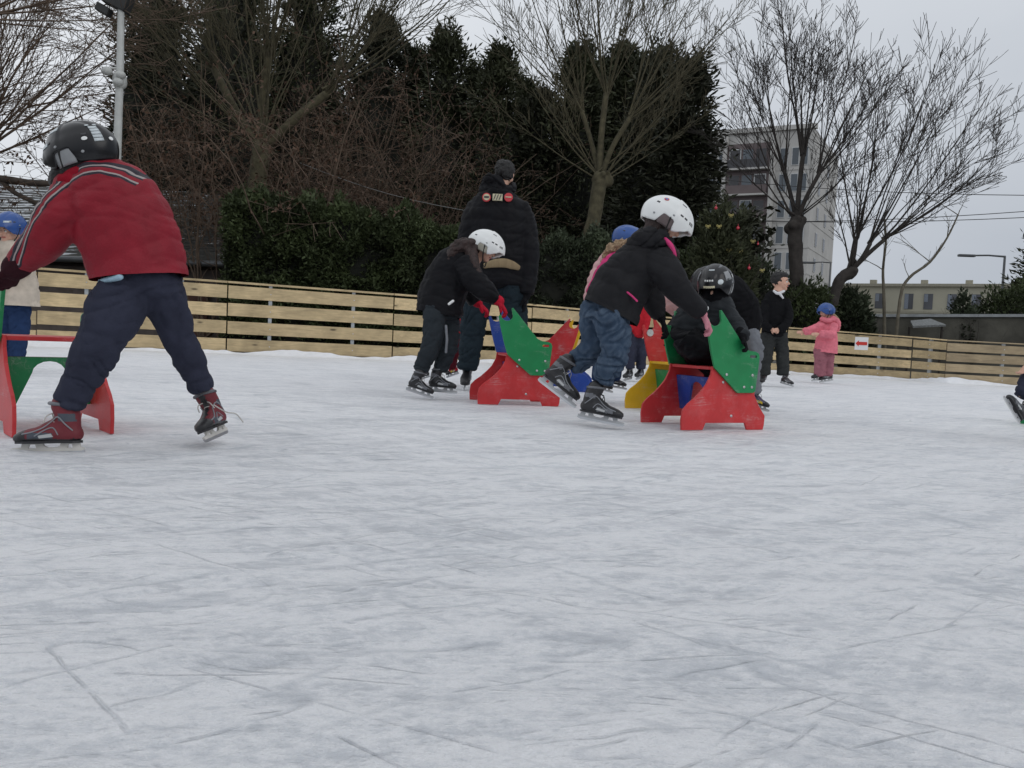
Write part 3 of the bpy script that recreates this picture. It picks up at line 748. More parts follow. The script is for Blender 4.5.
# sign
def sign():
    P0 = gp(862, 378.5); D = -(RWC.transposed()@(P0-EYE)).z-.06
    c = up_(861.5, 343.5, D); t = thing('direction_sign', 'small white sign with a red arrow pointing left on the fence', 'sign', c-Vector((0,0,.1)))
    s = D/FPX
    d = (FB[8]-FB[7]).normalized(); M = Matrix((d, Vector((-d.y,d.x,0)), Vector((0,0,1)))).transposed()
    X = Matrix.Translation(c) @ M.to_4x4()
    MB().prism([(-6.3*s,-6.4*s),(6.3*s,-6.4*s),(6.3*s,6.4*s),(-6.3*s,6.4*s)], -.004, .004, (), X).build('panel', mat('white_sign', (.8,.8,.8), .4, var=.03), t)
    MB().prism([(-5.6*s,0),(-2.6*s,3.0*s),(-2.6*s,1.6*s),(5.4*s,1.6*s),(5.4*s,-1.6*s),(-2.6*s,-1.6*s),(-2.6*s,-3.0*s)], -.010, -.005, (), X).build('arrow', mat('red_sign', (.6,.03,.02), .5, var=.03), t)
sign()
p = gp(842, 376); MB().ball(p+Vector((0,-.1,.03)), (.075,.05,.035), 12).build('rubber_puck', blackp)  # small dark lump of no settled kind, a flattened black ball
tag(bpy.data.objects['rubber_puck'], 'small dark lump lying on the ice below the arrow sign', 'puck')
# ================================================================== vegetation
bark_g = mat('mossy_bark', (.080,.070,.040), .95, var=.35, vscale=8, bump=.8, bscale=40); bark_d = mat('dark_bark', (.040,.034,.030), .95, var=.3, vscale=8, bump=.8, bscale=40)
bark_r = mat('red_brown_twig', (.14,.098,.070), .95, var=.35, vscale=3); bark_p = mat('pale_stem', (.13,.115,.085), .9, var=.3)
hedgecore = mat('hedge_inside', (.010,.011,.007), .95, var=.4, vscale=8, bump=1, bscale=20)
def leafm(name, c, var=.45): return mat(name, c, .65, var=var, vscale=1.3, spec=.3, detail=8)
con = leafm('conifer_needles', (.044,.050,.024)); con2 = leafm('dark_conifer_needles', (.034,.037,.021)); hedgem = leafm('yew_leaves', (.050,.066,.026), .7); hedge2 = leafm('laurel_leaves', (.040,.052,.028), .7); brownleaf = leafm('dry_brown_leaves', (.085,.048,.030), .5)
def grow(segs, p, d, L, r, lvl, R, upb=.25, wob=.18, nsub=(6,5), shrink=.45, spread=.6, minr=.003, droop=0):
    """recursive bare branching -> list of (p0, p1, r0, r1)"""
    n = max(3, int(3+lvl*3)); sl = L/n; q = p.copy(); dd = d.copy(); pts = [q.copy()]; rs = [r*(1.15 if lvl > 1 else 1)]
    for i in range(n):
        dd = (dd+Vector((R.gauss(0,wob), R.gauss(0,wob), R.gauss(0,wob)*.7+upb*.25-droop*.3*(i/n)))*.6).normalized()
        q = q+dd*sl; pts.append(q.copy()); rs.append(max(minr, r*(1-.78*((i+1)/n)**.8)))
    for i in range(n): segs.append((pts[i], pts[i+1], rs[i], rs[i+1]))
    if lvl > 0:
        k = nsub[0] if lvl > 1 else nsub[1]
        for j in range(k):
            t = R.uniform(.22, .97); i = min(n-1, int(t*n)); b = pts[i].lerp(pts[i+1], t*n-i)
            ax = (pts[i+1]-pts[i]).normalized()
            rd = Vector((R.gauss(0,1), R.gauss(0,1), R.gauss(0,1))); rd = (rd-ax*rd.dot(ax)).normalized()
            nd = (ax*(1-spread*.5)+rd*spread+Vector((0,0,upb*.5-droop*.6))).normalized()
            grow(segs, b, nd, L*R.uniform(shrink*.6, shrink*1.2)*(1.15-t*.55), max(minr, rs[i]*.5), lvl-1, R, upb, wob, nsub, shrink, spread, minr, droop)
def segmesh(name, segs, m, parent, k=4):
    n = len(segs)
    P0 = np.array([s[0][:] for s in segs]); P1 = np.array([s[1][:] for s in segs]); r0 = np.array([s[2] for s in segs])[:,None]; r1 = np.array([s[3] for s in segs])[:,None]
    t = P1-P0; t /= np.maximum(np.linalg.norm(t, axis=1), 1e-9)[:,None]
    ref = np.where(np.abs(t[:,2:3]) > .9, np.array([[1.,0,0]]), np.array([[0,0,1.]]))
    u = np.cross(t, ref); u /= np.linalg.norm(u, axis=1)[:,None]; v = np.cross(t, u)
    V = np.zeros((n, 2*k, 3))
    for j in range(k):
        a = 2*math.pi*j/k; o = u*math.cos(a)+v*math.sin(a)
        V[:,j] = P0+o*r0-t*r0*.3; V[:,k+j] = P1+o*r1+t*r1*.3
    F = np.zeros((n, k, 4), int)
    for j in range(k): F[:,j] = np.array([j, (j+1)%k, k+(j+1)%k, k+j])
    F += (np.arange(n)*2*k)[:,None,None]
    return npmesh(name, V.reshape(-1,3), F.reshape(-1,4), m, parent, True)
def leaves(name, C, Dr, ln, wd, m, parent):
    n = len(C); r = rng.normal(size=(n,3)); Dr = Dr/np.maximum(np.linalg.norm(Dr, axis=1), 1e-6)[:,None]
    s = np.cross(Dr, r); s /= np.maximum(np.linalg.norm(s, axis=1), 1e-6)[:,None]
    ln = np.asarray(ln).reshape(-1,1); wd = np.asarray(wd).reshape(-1,1)
    V = np.stack([C, C+Dr*ln*.45+s*wd*.5, C+Dr*ln, C+Dr*ln*.45-s*wd*.5], 1)
    F = np.arange(n*4).reshape(n,4)
    return npmesh(name, V.reshape(-1,3), F, m, parent)
def core(name, C, r, m, parent, n=20, top=1, amp=.25):
    """lumpy inner mass of a crown"""
    vs = []; fs = []; mm = n//2+2
    for i in range(mm+1):
        th = math.pi*i/mm
        for k in range(n):
            a = 2*math.pi*k/n; d = Vector((math.sin(th)*math.cos(a), math.sin(th)*math.sin(a), math.cos(th)))
            q = 1+amp*noise.noise(d*2.2+Vector(C)); w = 1 if d.z < 0 else (1-.55*d.z**1.5)
            vs.append((C[0]+d.x*r[0]*q*w, C[1]+d.y*r[1]*q*w, C[2]+d.z*r[2]*q))
    for i in range(mm):
        for k in range(n): fs.append((i*n+k, (i+1)*n+k, (i+1)*n+(k+1)%n, i*n+(k+1)%n))
    return vs, fs
def conifer(x, ytop, hw, D, label, m=con, n=9000, seed=1, pointy=.8, droop=.2, z0=0, name='conifer', group='dark evergreens behind the rink', tiers=70, ln=.25, narrow=1.0, taperb=1.0):
    b = gd(x, D); s = FPX/D; top = up_(x, ytop, D).z; Hh = top-z0; R0 = hw/s
    t = thing(name, label, 'tree', b, 0, group)
    R = random.Random(seed); lc = []; ld = []; segs = [(b, b+Vector((0,0,Hh*.93)), .16, .02)]
    nb = tiers*9
    for i in range(nb):
        h = (i+R.random())/nb; h = h**.9; a = R.uniform(0, 2*math.pi)
        prof = (min(1, (1-h)/pointy)**.75)*(.75+.25*min(1, h*5))*(taperb+(1-taperb)*min(1, max(0, (h-.3)/.35)))
        lump = .60+.95*abs(noise.noise(Vector((math.cos(a)*1.3+seed, math.sin(a)*1.3, h*5))))+R.uniform(-.12,.22)
        rr = R0*prof*lump+.15; base = b+Vector((0,0,z0+Hh*h*.95)); rise = R.uniform(.05,.5)*(1-droop*2)
        spk = R.random() < .18; rr *= R.uniform(1.15,1.4) if spk else 1; tip = base+Vector((math.cos(a)*rr, math.sin(a)*rr, rr*rise+(.45 if h > .85 else .1)+(.5*R.random() if spk else 0)))
        segs.append((base, tip, .02, .006))
        m_ = max(5, int(n*1.45/nb))
        for j in range(m_):
            q = R.random()**.6; p = base.lerp(tip, .25+.78*q); w = (.20+.25*(1-q))*min(1, .4+rr*.5)
            o = Vector((R.gauss(0,w), R.gauss(0,w), R.gauss(0,w*.6)-droop*.25*q)); lc.append((p+o)[:])
            dd = (tip-base).normalized()*.8+Vector((R.gauss(0,.5), R.gauss(0,.5), R.gauss(0,.4)+.35-droop*2)); ld.append(dd[:])
    segmesh('trunk', segs, bark_d, t, 4)
    lc = np.array(lc); k = len(lc)
    cr = leaves('crown', lc, np.array(ld), rng.uniform(.6,1.3,k)*ln, rng.uniform(.6,1.2,k)*ln*.30, m, t)
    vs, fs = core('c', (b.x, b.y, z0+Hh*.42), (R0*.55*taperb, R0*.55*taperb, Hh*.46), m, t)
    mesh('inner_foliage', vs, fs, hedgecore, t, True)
    return t
for i, (x, yt, hw, D, lab, n, pt) in enumerate([
    (150,-60,60,27,'tall dark evergreen at the left, behind the white camera pole',15000,.9),
    (225,-90,80,30,'tall dark evergreen behind the forked bare tree',15000,.9),
    (300,-30,80,31,'dark evergreen between the forked bare tree and the brown thicket',15000,.7),
    (372,18,84,31,'broad dark evergreen rising behind the brown thicket',15000,1.0),
    (436,34,66,30,'dark evergreen with a ragged feathery top left of the gap in the treeline',13000,1.0),
    (488,52,58,29,'narrow dark evergreen above the man in the black puffer jacket',12000,1.05),
    (530,98,52,29,'low dark evergreen filling the notch in the treeline',10000,.9),
    (566,50,58,29,'dark evergreen just right of the notch in the treeline',13000,1.0),
    (610,48,58,30,'dark evergreen behind the mossy bare tree',13000,.95),
    (645,58,52,26,'spreading dark evergreen left of the apartment block',13000,.85)]):
    conifer(x, yt, hw, D, lab, con if i % 3 else con2, n, 11+i, pt)
for x_, y_, h_, l_ in ((404,52,54,'dark evergreen filling the gap above the brown thicket'),(464,70,48,'low dark evergreen between the two feathery tops'),(512,84,44,'small dark evergreen just left of the notch in the treeline'),(590,62,46,'dark evergreen directly above the mossy trunk'),(628,64,46,'dark evergreen right of the mossy trunk')):
    conifer(x_, y_, h_, 31.5, l_, con2 if x_ % 4 else con, 9000, x_, .8)
conifer(674, 66, 40, 24, 'rightmost dark evergreen with drooping boughs beside the tower block', con2, 12000, 40, .75, .30, taperb=.45)
conifer(1045, 208, 34, 30, 'dark fir cut off by the right edge above the wall', con, 7000, 41, 1.0, .1, ln=.28)
# lower dark thicket filling under the conifers
def bush(x, ytop, hw, D, label, m, n=6000, seed=1, name='shrub', group=None, flat=.75, ln=.12, wd=.45, depth=1.0, ybot=None, cat='shrub'):
    b = gd(x, D); s = FPX/D; Hh = up_(x, ytop, D).z; R0 = hw/s
    t = thing(name, label, cat, b, 0, group); R = np.random.default_rng(seed)
    th = R.uniform(0, 2*np.pi, n); cz = R.uniform(-.55, 1, n); rr = R.uniform(.55, 1.0, n)**.5
    sn = np.sqrt(1-np.clip(cz,-1,1)**2)
    P = np.stack([np.cos(th)*sn, np.sin(th)*sn, cz], 1)
    lum = np.array([noise.noise(Vector(p*2.3)+Vector((seed,0,0)))+.6*noise.noise(Vector(p*6)+Vector((seed,0,0))) for p in P])
    rr = rr*(1+.38*lum)
    C = P*rr[:,None]*np.array([R0, R0*depth, Hh*.56])+np.array([b.x, b.y, Hh*.44])
    Dr = P+R.normal(size=(n,3))*.6+np.array([0,0,.2])
    leaves('crown', C, Dr, R.uniform(.6,1.4,n)*ln, R.uniform(.6,1.3,n)*ln*wd, m, t)
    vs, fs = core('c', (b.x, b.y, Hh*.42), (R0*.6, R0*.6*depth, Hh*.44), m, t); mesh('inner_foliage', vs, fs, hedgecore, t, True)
    segs = []; RR = random.Random(seed)
    for k in range(12):
        grow(segs, b+Vector((RR.uniform(-.2,.2)*R0, RR.uniform(-.2,.2), 0)), Vector((RR.gauss(0,.5), RR.gauss(0,.4), 1)).normalized(), Hh*.75, .02, 1, RR, .2, .15, (4,4))
    segmesh('stem', segs, bark_d, t, 3)
    return t
def hedge(pts, label, m, n, seed, name='hedge', thick=1.0):
    """pts: (px, top py, D) along the hedge"""
    t = thing(name, label, 'hedge', gd(pts[0][0], pts[0][2])); R = np.random.default_rng(seed)
    C = []; Dr = []
    G = [(gd(x, D), up_(x, yt, D).z) for x, yt, D in pts]
    Ls = [(G[i+1][0]-G[i][0]).length for i in range(len(G)-1)]; cum = np.cumsum([0]+Ls)
    for i in range(n):
        q = R.uniform(0, cum[-1]); k = min(len(Ls)-1, int(np.searchsorted(cum, q)-1) if q > 0 else 0); k = max(k,0)
        f = (q-cum[k])/Ls[k]; a = G[k][0].lerp(G[k+1][0], f); h = G[k][1]*(1-f)+G[k+1][1]*f
        h *= 1+.05*noise.noise(Vector((q*1.2, seed, 0)))+.04*noise.noise(Vector((q*4, seed, 0)))
        u = R.random()
        if u < .62: z = R.uniform(.1, 1)*h; y = -thick/2; nn = np.array([0,-1,.25])
        else: z = h; y = R.uniform(-thick/2, thick/2); nn = np.array([0,-.2,1])
        lum = noise.noise(Vector((q*2.2, z*2.6, y+seed)))*.38+noise.noise(Vector((q*6, z*7, y+seed)))*.16
        off = lum+abs(R.normal())*-.08
        p = np.array([a.x, a.y+y, z])+nn*off+R.normal(size=3)*.03
        if z > h*.98: p[2] += abs(R.normal())*.05*(1+2*max(0, noise.noise(Vector((q*3, seed, 4)))))
        C.append(p); Dr.append(nn+R.normal(size=3)*.7)
    n = len(C); leaves('foliage', np.array(C), np.array(Dr), R.uniform(.6,1.4,n)*.11, R.uniform(.6,1.3,n)*.045, m, t)
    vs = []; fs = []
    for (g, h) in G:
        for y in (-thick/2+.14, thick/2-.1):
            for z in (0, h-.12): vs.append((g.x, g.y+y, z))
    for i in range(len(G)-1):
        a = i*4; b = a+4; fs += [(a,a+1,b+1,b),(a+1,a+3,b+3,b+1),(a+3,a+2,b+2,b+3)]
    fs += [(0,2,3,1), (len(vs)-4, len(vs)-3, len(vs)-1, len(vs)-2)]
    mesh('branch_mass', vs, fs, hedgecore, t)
    return t
hedge([(232,206,18.6),(300,208,18.4),(370,222,18.3),(430,236,18.2),(470,238,18.2)], 'thick clipped dark green hedge behind the fence left of the man in black', hedgem, 52000, 3, thick=1.6)
hedge([(462,250,19.2),(540,248,19.4),(600,244,19.6),(650,246,19.8)], 'low dark hedge behind the fence between the man in black and the tall girl', hedge2, 24000, 4, thick=1.4)
for i, (x, yt, hw, D, lab) in enumerate([
    (692,250,38,20.5,'leafy shrub behind the fence under the decorated fir'),(748,262,34,20.8,'low leafy shrub behind the black haired boy'),
    (800,284,34,20.5,'round dark shrub between the boy and the girl in the pink coat'),(846,290,22,20.6,'small dark shrub at the foot of the leaning bare tree'),
    (1004,286,32,24,'dark bushy shrub above the wall by the street lamp'),(958,296,14,23.5,'sparse bush growing over the grey wall')]):
    bush(x, yt, hw, D, lab, hedge2 if i % 2 else hedgem, 6500 if hw > 20 else 2500, 60+i)
# dark undergrowth seen between the trunks
def undergrowth():
    n = 60000; R = np.random.default_rng(5); C = []; 
    a, b = gd(228, 32), gd(742, 33)
    x = R.uniform(a.x, b.x, n); y = a.y+R.normal(size=n)*1.3+.5*np.sin(x); z = R.uniform(0, 1, n)**.9*5.5*(.85+.15*np.sin(x*1.7))
    C = np.stack([x,y,z],1); D_ = R.normal(size=(n,3))+np.array([0,-.3,.3])
    o = leaves('undergrowth', C, D_, R.uniform(.2,.5,n), R.uniform(.08,.2,n), con2, None)
    tag(o, 'dense dark undergrowth filling the wood behind the hedge', 'undergrowth', kind='stuff')
undergrowth()
def pollard(base, knuck, D, label, fans, m, seed, tr=.2, name='bare_tree', mid=None, upb=.3, group='leafless trees behind the fence', nsub=(9,7), wob=.065, dz=.5, minr=.005, fr=.055, forks=None):
    b = gd(base, D); k = up_(knuck[0], knuck[1], D); t = thing(name, label, 'tree', b, 0, group); R = random.Random(seed)
    mb = MB(); pts = [b-Vector((0,0,.02))]+([up_(q[0], q[1], D) for q in mid] if mid else [])+[k]
    rad = [tr*1.15]+([tr]*len(mid) if mid else [])+[tr*1.05]
    mb.tube(pts, rad, 14, sub=5)
    for i in range(9): mb.ball(k+Vector((R.gauss(0,1), R.gauss(0,1), R.gauss(.3,.9)))*tr*.55, tr*R.uniform(.5,.9), 10)
    tv, tf, tn = remesh(mb, .035, 2); mesh('trunk', [v+n_*(.02*noise.noise(v*5)+.025*noise.noise(Vector((v.x*9,v.y*9,v.z*2)))) for v, n_ in zip(tv, tn)], tf, m, t, True)
    heads = [(k, tr)]
    lm = MB()
    for f in (forks or []):
        q = [up_(x, y, D+z) for x, y, z in f[0]]; lm.tube([k if f[1] is None else up_(*f[1], D)]+q, [f[2]]+[f[2]*.85]*(len(q)-1)+[f[2]*.8], 10, sub=4); heads.append((q[-1], f[2]))
    if forks: lm.build('limb', m, t, True)
    segs = []
    for (hi, a0, a1, cnt, L0, L1) in fans:      # head index, angles from vertical (deg, + right), lengths in px
        h, hr = heads[hi]
        for i in range(cnt):
            a = math.radians(a0+(a1-a0)*(i+R.random())/cnt); s = D/FPX
            d = Vector((math.sin(a), R.gauss(0,dz*.55), math.cos(a))).normalized()
            p = h+Vector((R.uniform(-1,1)*hr*.7, R.uniform(-1,1)*hr*.7, R.uniform(-.3,1.0)*hr))
            grow(segs, p, d, R.uniform(L0, L1)*s, fr*R.uniform(.55,1.1), 2, R, upb, wob, nsub, .42, .55, minr)
    # twigs as many named branch parts would be uncountable: one crown of branches
    segmesh('crown', segs, m, t, 4)
    return t
pollard(797, (797,222), 20.5, 'tall upright bare tree in front of the apartment block', [(0,-58,-30,4,100,150),(1,-44,6,8,110,165),(2,-22,24,10,110,160),(3,-4,50,8,100,155),(0,30,58,4,100,140)], bark_d, 3, .165, mid=[(796,262),(795,240)], forks=[([(791,196,.2),(784,170,.3)],None,.06),([(799,190,0),(803,155,.1)],None,.07),([(806,198,-.2),(819,174,-.3)],None,.06)], fr=.028)
pollard(818, (850,272), 20, 'leaning bare tree with boughs sweeping to the right', [(1,-14,25,7,130,185),(2,10,40,7,140,190),(3,38,70,8,125,165),(0,-20,10,3,80,120)], bark_d, 8, .125, mid=[(836,290)], fr=.026,
    forks=[([(854,255,0),(856,240,.1)],None,.06),([(862,258,-.2),(870,244,-.3)],None,.06),([(868,254,.2),(884,240,.3)],None,.06)])
pollard(592, (600,180), 20.3, 'bare tree with a mossy trunk behind the girl in the white helmet', [(0,-66,-30,5,110,170),(1,-60,5,9,110,190),(2,-32,32,11,110,180),(3,0,64,9,110,190),(0,30,66,5,110,170)], bark_g, 12, .17, mid=[(590,250),(594,215)], forks=[([(592,145,.2),(582,112,.3)],None,.07),([(601,140,0),(606,95,.1)],None,.085),([(612,148,-.2),(630,118,-.3)],None,.07)], fr=.027)
pollard(258, (262,150), 20.8, 'huge mossy bare tree forking above the dark hedge', [(0,-72,-30,10,200,300),(1,-65,-5,16,150,260),(2,-20,30,15,150,260),(3,15,66,16,160,260),(0,-30,35,12,180,260)], bark_g, 21, .22, mid=[(256,205)],
    forks=[([(235,110,0),(215,70,.3)],None,.12),([(262,105,.2),(268,60,.2)],None,.12),([(292,122,-.2),(325,95,-.2)],None,.13)], fr=.032)
pollard(-30, (-40,170), 19, 'bare tree beyond the left edge with fine twigs hanging over the roof', [(0,15,70,16,130,260),(0,-5,40,10,200,300)], bark_r, 33, .15, upb=.1, fr=.04)
# thin branch of another tree crossing at the upper left, and the thick bough
pollard(-20, (-30,20), 17, 'bare tree leaning in from the upper left corner', [(0,30,95,12,150,260)], bark_r, 35, .12, upb=.05, fr=.035)
def thicket(x, ytop, hw, D, label, seed, n=26, m=bark_r, lf=2500):
    b = gd(x, D); s = D/FPX; Hh = up_(x, ytop, D).z; t = thing('bare_shrub', label, 'shrub', b, 0, 'brown leafless shrubs behind the hedge'); R = random.Random(seed); segs = []
    for i in range(n):
        a = R.gauss(0,.28); d = Vector((math.sin(a), R.gauss(0,.25), math.cos(a))).normalized()
        grow(segs, b+Vector((R.gauss(0,.35)*hw*s*.5, R.gauss(0,.4), 0)), d, Hh*R.uniform(.7,1.02), .035, 2, R, .1, .22, (7,5), .36, .85, .005, .35)
    segmesh('branches', segs, m, t, 3)
    sg = R.sample(segs, min(lf, len(segs))); C = np.array([x_[1][:] for x_ in sg if x_[1].z > Hh*.4]); k = len(C)
    leaves('dry_leaves', C, rng.normal(size=(k,3))+np.array([0,0,-.6]), rng.uniform(.05,.13,k), rng.uniform(.03,.06,k), brownleaf, t)
thicket(318, 60, 46, 20.0, 'brown leafless shrub rising just behind the clipped hedge', 61, 16); thicket(212, 40, 40, 20.2, 'tall brown leafless shrub beside the mossy forked trunk', 62, 16)
thicket(345, 48, 60, 23.5, 'tall brown leafless thicket with drooping twigs', 51, 34); thicket(412, 62, 52, 24, 'brown leafless thicket next to the notch in the treeline', 52, 30)
thicket(168, 70, 40, 22.5, 'brown leafless shrub behind the tiled roof', 53, 26); thicket(300, 100, 40, 22.6, 'brown leafless shrub right of the forked mossy trunk', 54, 20); thicket(212, 90, 30, 22.4, 'brown leafless shrub left of the forked mossy trunk', 56, 18)
def sapling(x, D, L, tilt, label, seed, curve):
    b = gd(x, D); t = thing('sapling', label, 'tree', b, 0, 'thin saplings by the wall'); mb = MB(); R = random.Random(seed)
    pts = [up_(px, py, D) for px, py in curve]; mb.tube([b]+pts, [.045]+[.04*(1-i/len(pts)*.7) for i in range(len(pts))], 6, sub=4); mb.build('trunk', bark_p, t, True)
    segs = []
    for i in range(9):
        q = R.choice(pts[1:]); grow(segs, q, Vector((R.gauss(.2,.7), R.gauss(0,.4), .8)).normalized(), R.uniform(.5,1.3), .014, 1, R, .3, .2, (4,4), .5, .6, .004)
    segmesh('twigs', segs, bark_p, t, 3)
sapling(885, 20.3, 0, 0, 'thin pale upright sapling in front of the long low building', 5, [(884,300),(883,270),(886,240),(884,215)])
sapling(893, 20.0, 0, 0, 'thin pale sapling arching to the right over the wall', 6, [(900,300),(909,278),(930,262),(947,238),(958,215)])
# decorated fir
def xmas():
    t = bush(716, 212, 33, 19.6, 'decorated fir with red baubles and gold bows in front of the tower block', con, 11000, 70, name='decorated_fir', cat='tree', ln=.16, wd=.3, depth=.8)
    rb = mat('red_bauble', (.5,.025,.05), .2, coat=.6, var=.05); gb = mat('gold_ribbon', (.42,.36,.13), .4, var=.2, metal=.3)
    for x, y, r in ((716,208,2.6),(738,228,2.8),(749,268,2.8),(758,244,1.8),(690,215,1.8)):
        p = up_(x, y, 19.0); MB().ball(p, r*19.0/FPX*.62, 12).tube([p, p+Vector((0,0,r*.03))], .006, 5).build('bauble', rb, t, True)
    for x, y in ((731,215),(708,226),(719,226),(753,241),(729,250),(740,251),(762,270)):
        p = up_(x, y, 19.0); mb = MB()
        for dx in (-1, 1):
            mb.tube([p, p+Vector((.045*dx,-.01,.022)), p+Vector((.05*dx,0,-.012)), p], .008, 6, sub=3); mb.tube([p, p+Vector((.025*dx,-.01,-.055))], .006, 5)
        mb.build('gold_bow', gb, t, True)
xmas()
# ================================================================== buildings
tile = None
def roof_mat():
    def ex(m, nt, b, vm):
        N = nt.nodes; L = nt.links; tc = N.new('ShaderNodeTexCoord')
        wv = N.new('ShaderNodeTexWave'); wv.bands_direction = 'Y'; wv.inputs['Scale'].default_value = 1.35; wv.inputs['Distortion'].default_value = .6; wv.inputs['Detail'].default_value = 3; wv.inputs['Detail Scale'].default_value = 6; L.new(tc.outputs['Object'], wv.inputs['Vector'])
        sx = N.new('ShaderNodeSeparateXYZ'); L.new(tc.outputs['Object'], sx.inputs[0])
        g = N.new('ShaderNodeMapRange'); g.inputs['From Min'].default_value = 5.6; g.inputs['From Max'].default_value = 3.6; g.inputs['To Min'].default_value = 0; g.inputs['To Max'].default_value = .30; L.new(sx.outputs['X'], g.inputs['Value'])
        no = N.new('ShaderNodeTexNoise'); no.inputs['Scale'].default_value = 7; no.inputs['Detail'].default_value = 6; mp = N.new('ShaderNodeMapping'); mp.inputs['Scale'].default_value = (.4,1.6,1); L.new(tc.outputs['Object'], mp.inputs[0]); L.new(mp.outputs[0], no.inputs['Vector'])
        a = N.new('ShaderNodeMath'); a.operation = 'ADD'; L.new(no.outputs['Fac'], a.inputs[0]); L.new(g.outputs[0], a.inputs[1])
        a2 = N.new('ShaderNodeMath'); a2.operation = 'MULTIPLY_ADD'; L.new(wv.outputs['Fac'], a2.inputs[0]); a2.inputs[1].default_value = .35; L.new(a.outputs[0], a2.inputs[2])
        st = N.new('ShaderNodeMapRange'); st.inputs['From Min'].default_value = .92; st.inputs['From Max'].default_value = 1.02; L.new(a2.outputs[0], st.inputs['Value'])
        mx = N.new('ShaderNodeMix'); mx.data_type = 'RGBA'; L.new(st.outputs[0], mx.inputs[0]); L.new(vm.outputs[0], mx.inputs[6]); mx.inputs[7].default_value = (.7,.73,.76,1); L.new(mx.outputs[2], b.inputs['Base Color'])
        bp = N.new('ShaderNodeBump'); bp.inputs['Strength'].default_value = 1; bp.inputs['Distance'].default_value = .04; L.new(wv.outputs['Fac'], bp.inputs['Height']); L.new(bp.outputs[0], b.inputs['Normal'])
    return mat('mossy_roof_tiles', (.045,.043,.036), .9, var=.4, vscale=12, extra=ex)
def tiled_house():
    e0, e1 = gd(-90, 21.2), gd(236, 19.6); ze = up_(200, 262, 19.8).z
    r1 = up_(236, 199, 25.5); r0 = up_(-90, 172, 27.0)
    t = thing('tiled_house', 'low house with a dark tiled roof patched with snow behind the fence at the left', 'house', e0)
    E0 = Vector((e0.x, e0.y, ze)); E1 = Vector((e1.x, e1.y, ze))
    vs = []; fs = []; nu, nv = 60, 13
    for j in range(nv+1):          # stepped courses
        for lip in (0, 1):
            if j == nv and lip: continue
            tt = j/nv
            for i in range(nu+1):
                u = i/nu; a = E0.lerp(E1, u); b = r0.lerp(r1, u); p = a.lerp(b, tt)
                sag = -.06*math.sin(u*math.pi)*tt+.015*noise.noise(Vector((u*20, j*3, 0)))
                vs.append((p.x, p.y, p.z+sag+(.035 if lip == 0 and j else 0)-(.0)))
    nr = len(vs)//(nu+1)
    for j in range(nr-1):
        for i in range(nu): a = j*(nu+1)+i; fs.append((a, a+1, a+nu+2, a+nu+1))
    ro = mesh('roof', vs, fs, roof_mat(), t, True)
    rd = MB()
    for i in range(40):
        p = r0.lerp(r1, (i+.5)/40); rd.tube([p+Vector((-.24,0,.02)), p+Vector((.24,0,.0))], [.07,.085], 8)
    rd.build('ridge_tile', MATS['mossy_roof_tiles'], ro, True)
    wl = mat('render_wall', (.12,.10,.09), .9, var=.25, vscale=4, bump=.3)
    MB().obox((E0.lerp(E1,.5)+Vector((0,3,-.15)))*1, (E1-E0)*.49, Vector((0,2.7,0)), Vector((0,0,.01))).build('soffit', bark_d, t)
    m = MB(); a = Vector((e0.x, e0.y+.5, 0)); b = Vector((e1.x-.3, e1.y+.5, 0))
    m.add([a, b, b+Vector((0,0,ze+.1)), a+Vector((0,0,ze+.1)), a+Vector((0,5,0)), b+Vector((0,5,0)), b+Vector((0,5,ze+.1)), a+Vector((0,5,ze+.1))], [(0,1,2,3),(1,5,6,2),(5,4,7,6),(4,0,3,7)])
    g = r1+Vector((-.3,0,-.1)); m.add([b+Vector((0,0,ze)), b+Vector((0,5,ze)), Vector((b.x, g.y, g.z))], [(0,1,2)])
    m.build('wall', wl, t)
    MB().tube([E0+Vector((0,-.06,-.03)), E1+Vector((.05,-.06,-.05))], .075, 12).build('gutter', mat('zinc_gutter', (.10,.105,.11), .4, metal=.4), t, True)
    MB().obox(Vector((b.x-1.0, b.y-.03, .75)), (.45,0,0), (0,.03,0), (0,0,.62)).build('door', mat('brown_door', (.10,.04,.025), .6), t)
tiled_house()
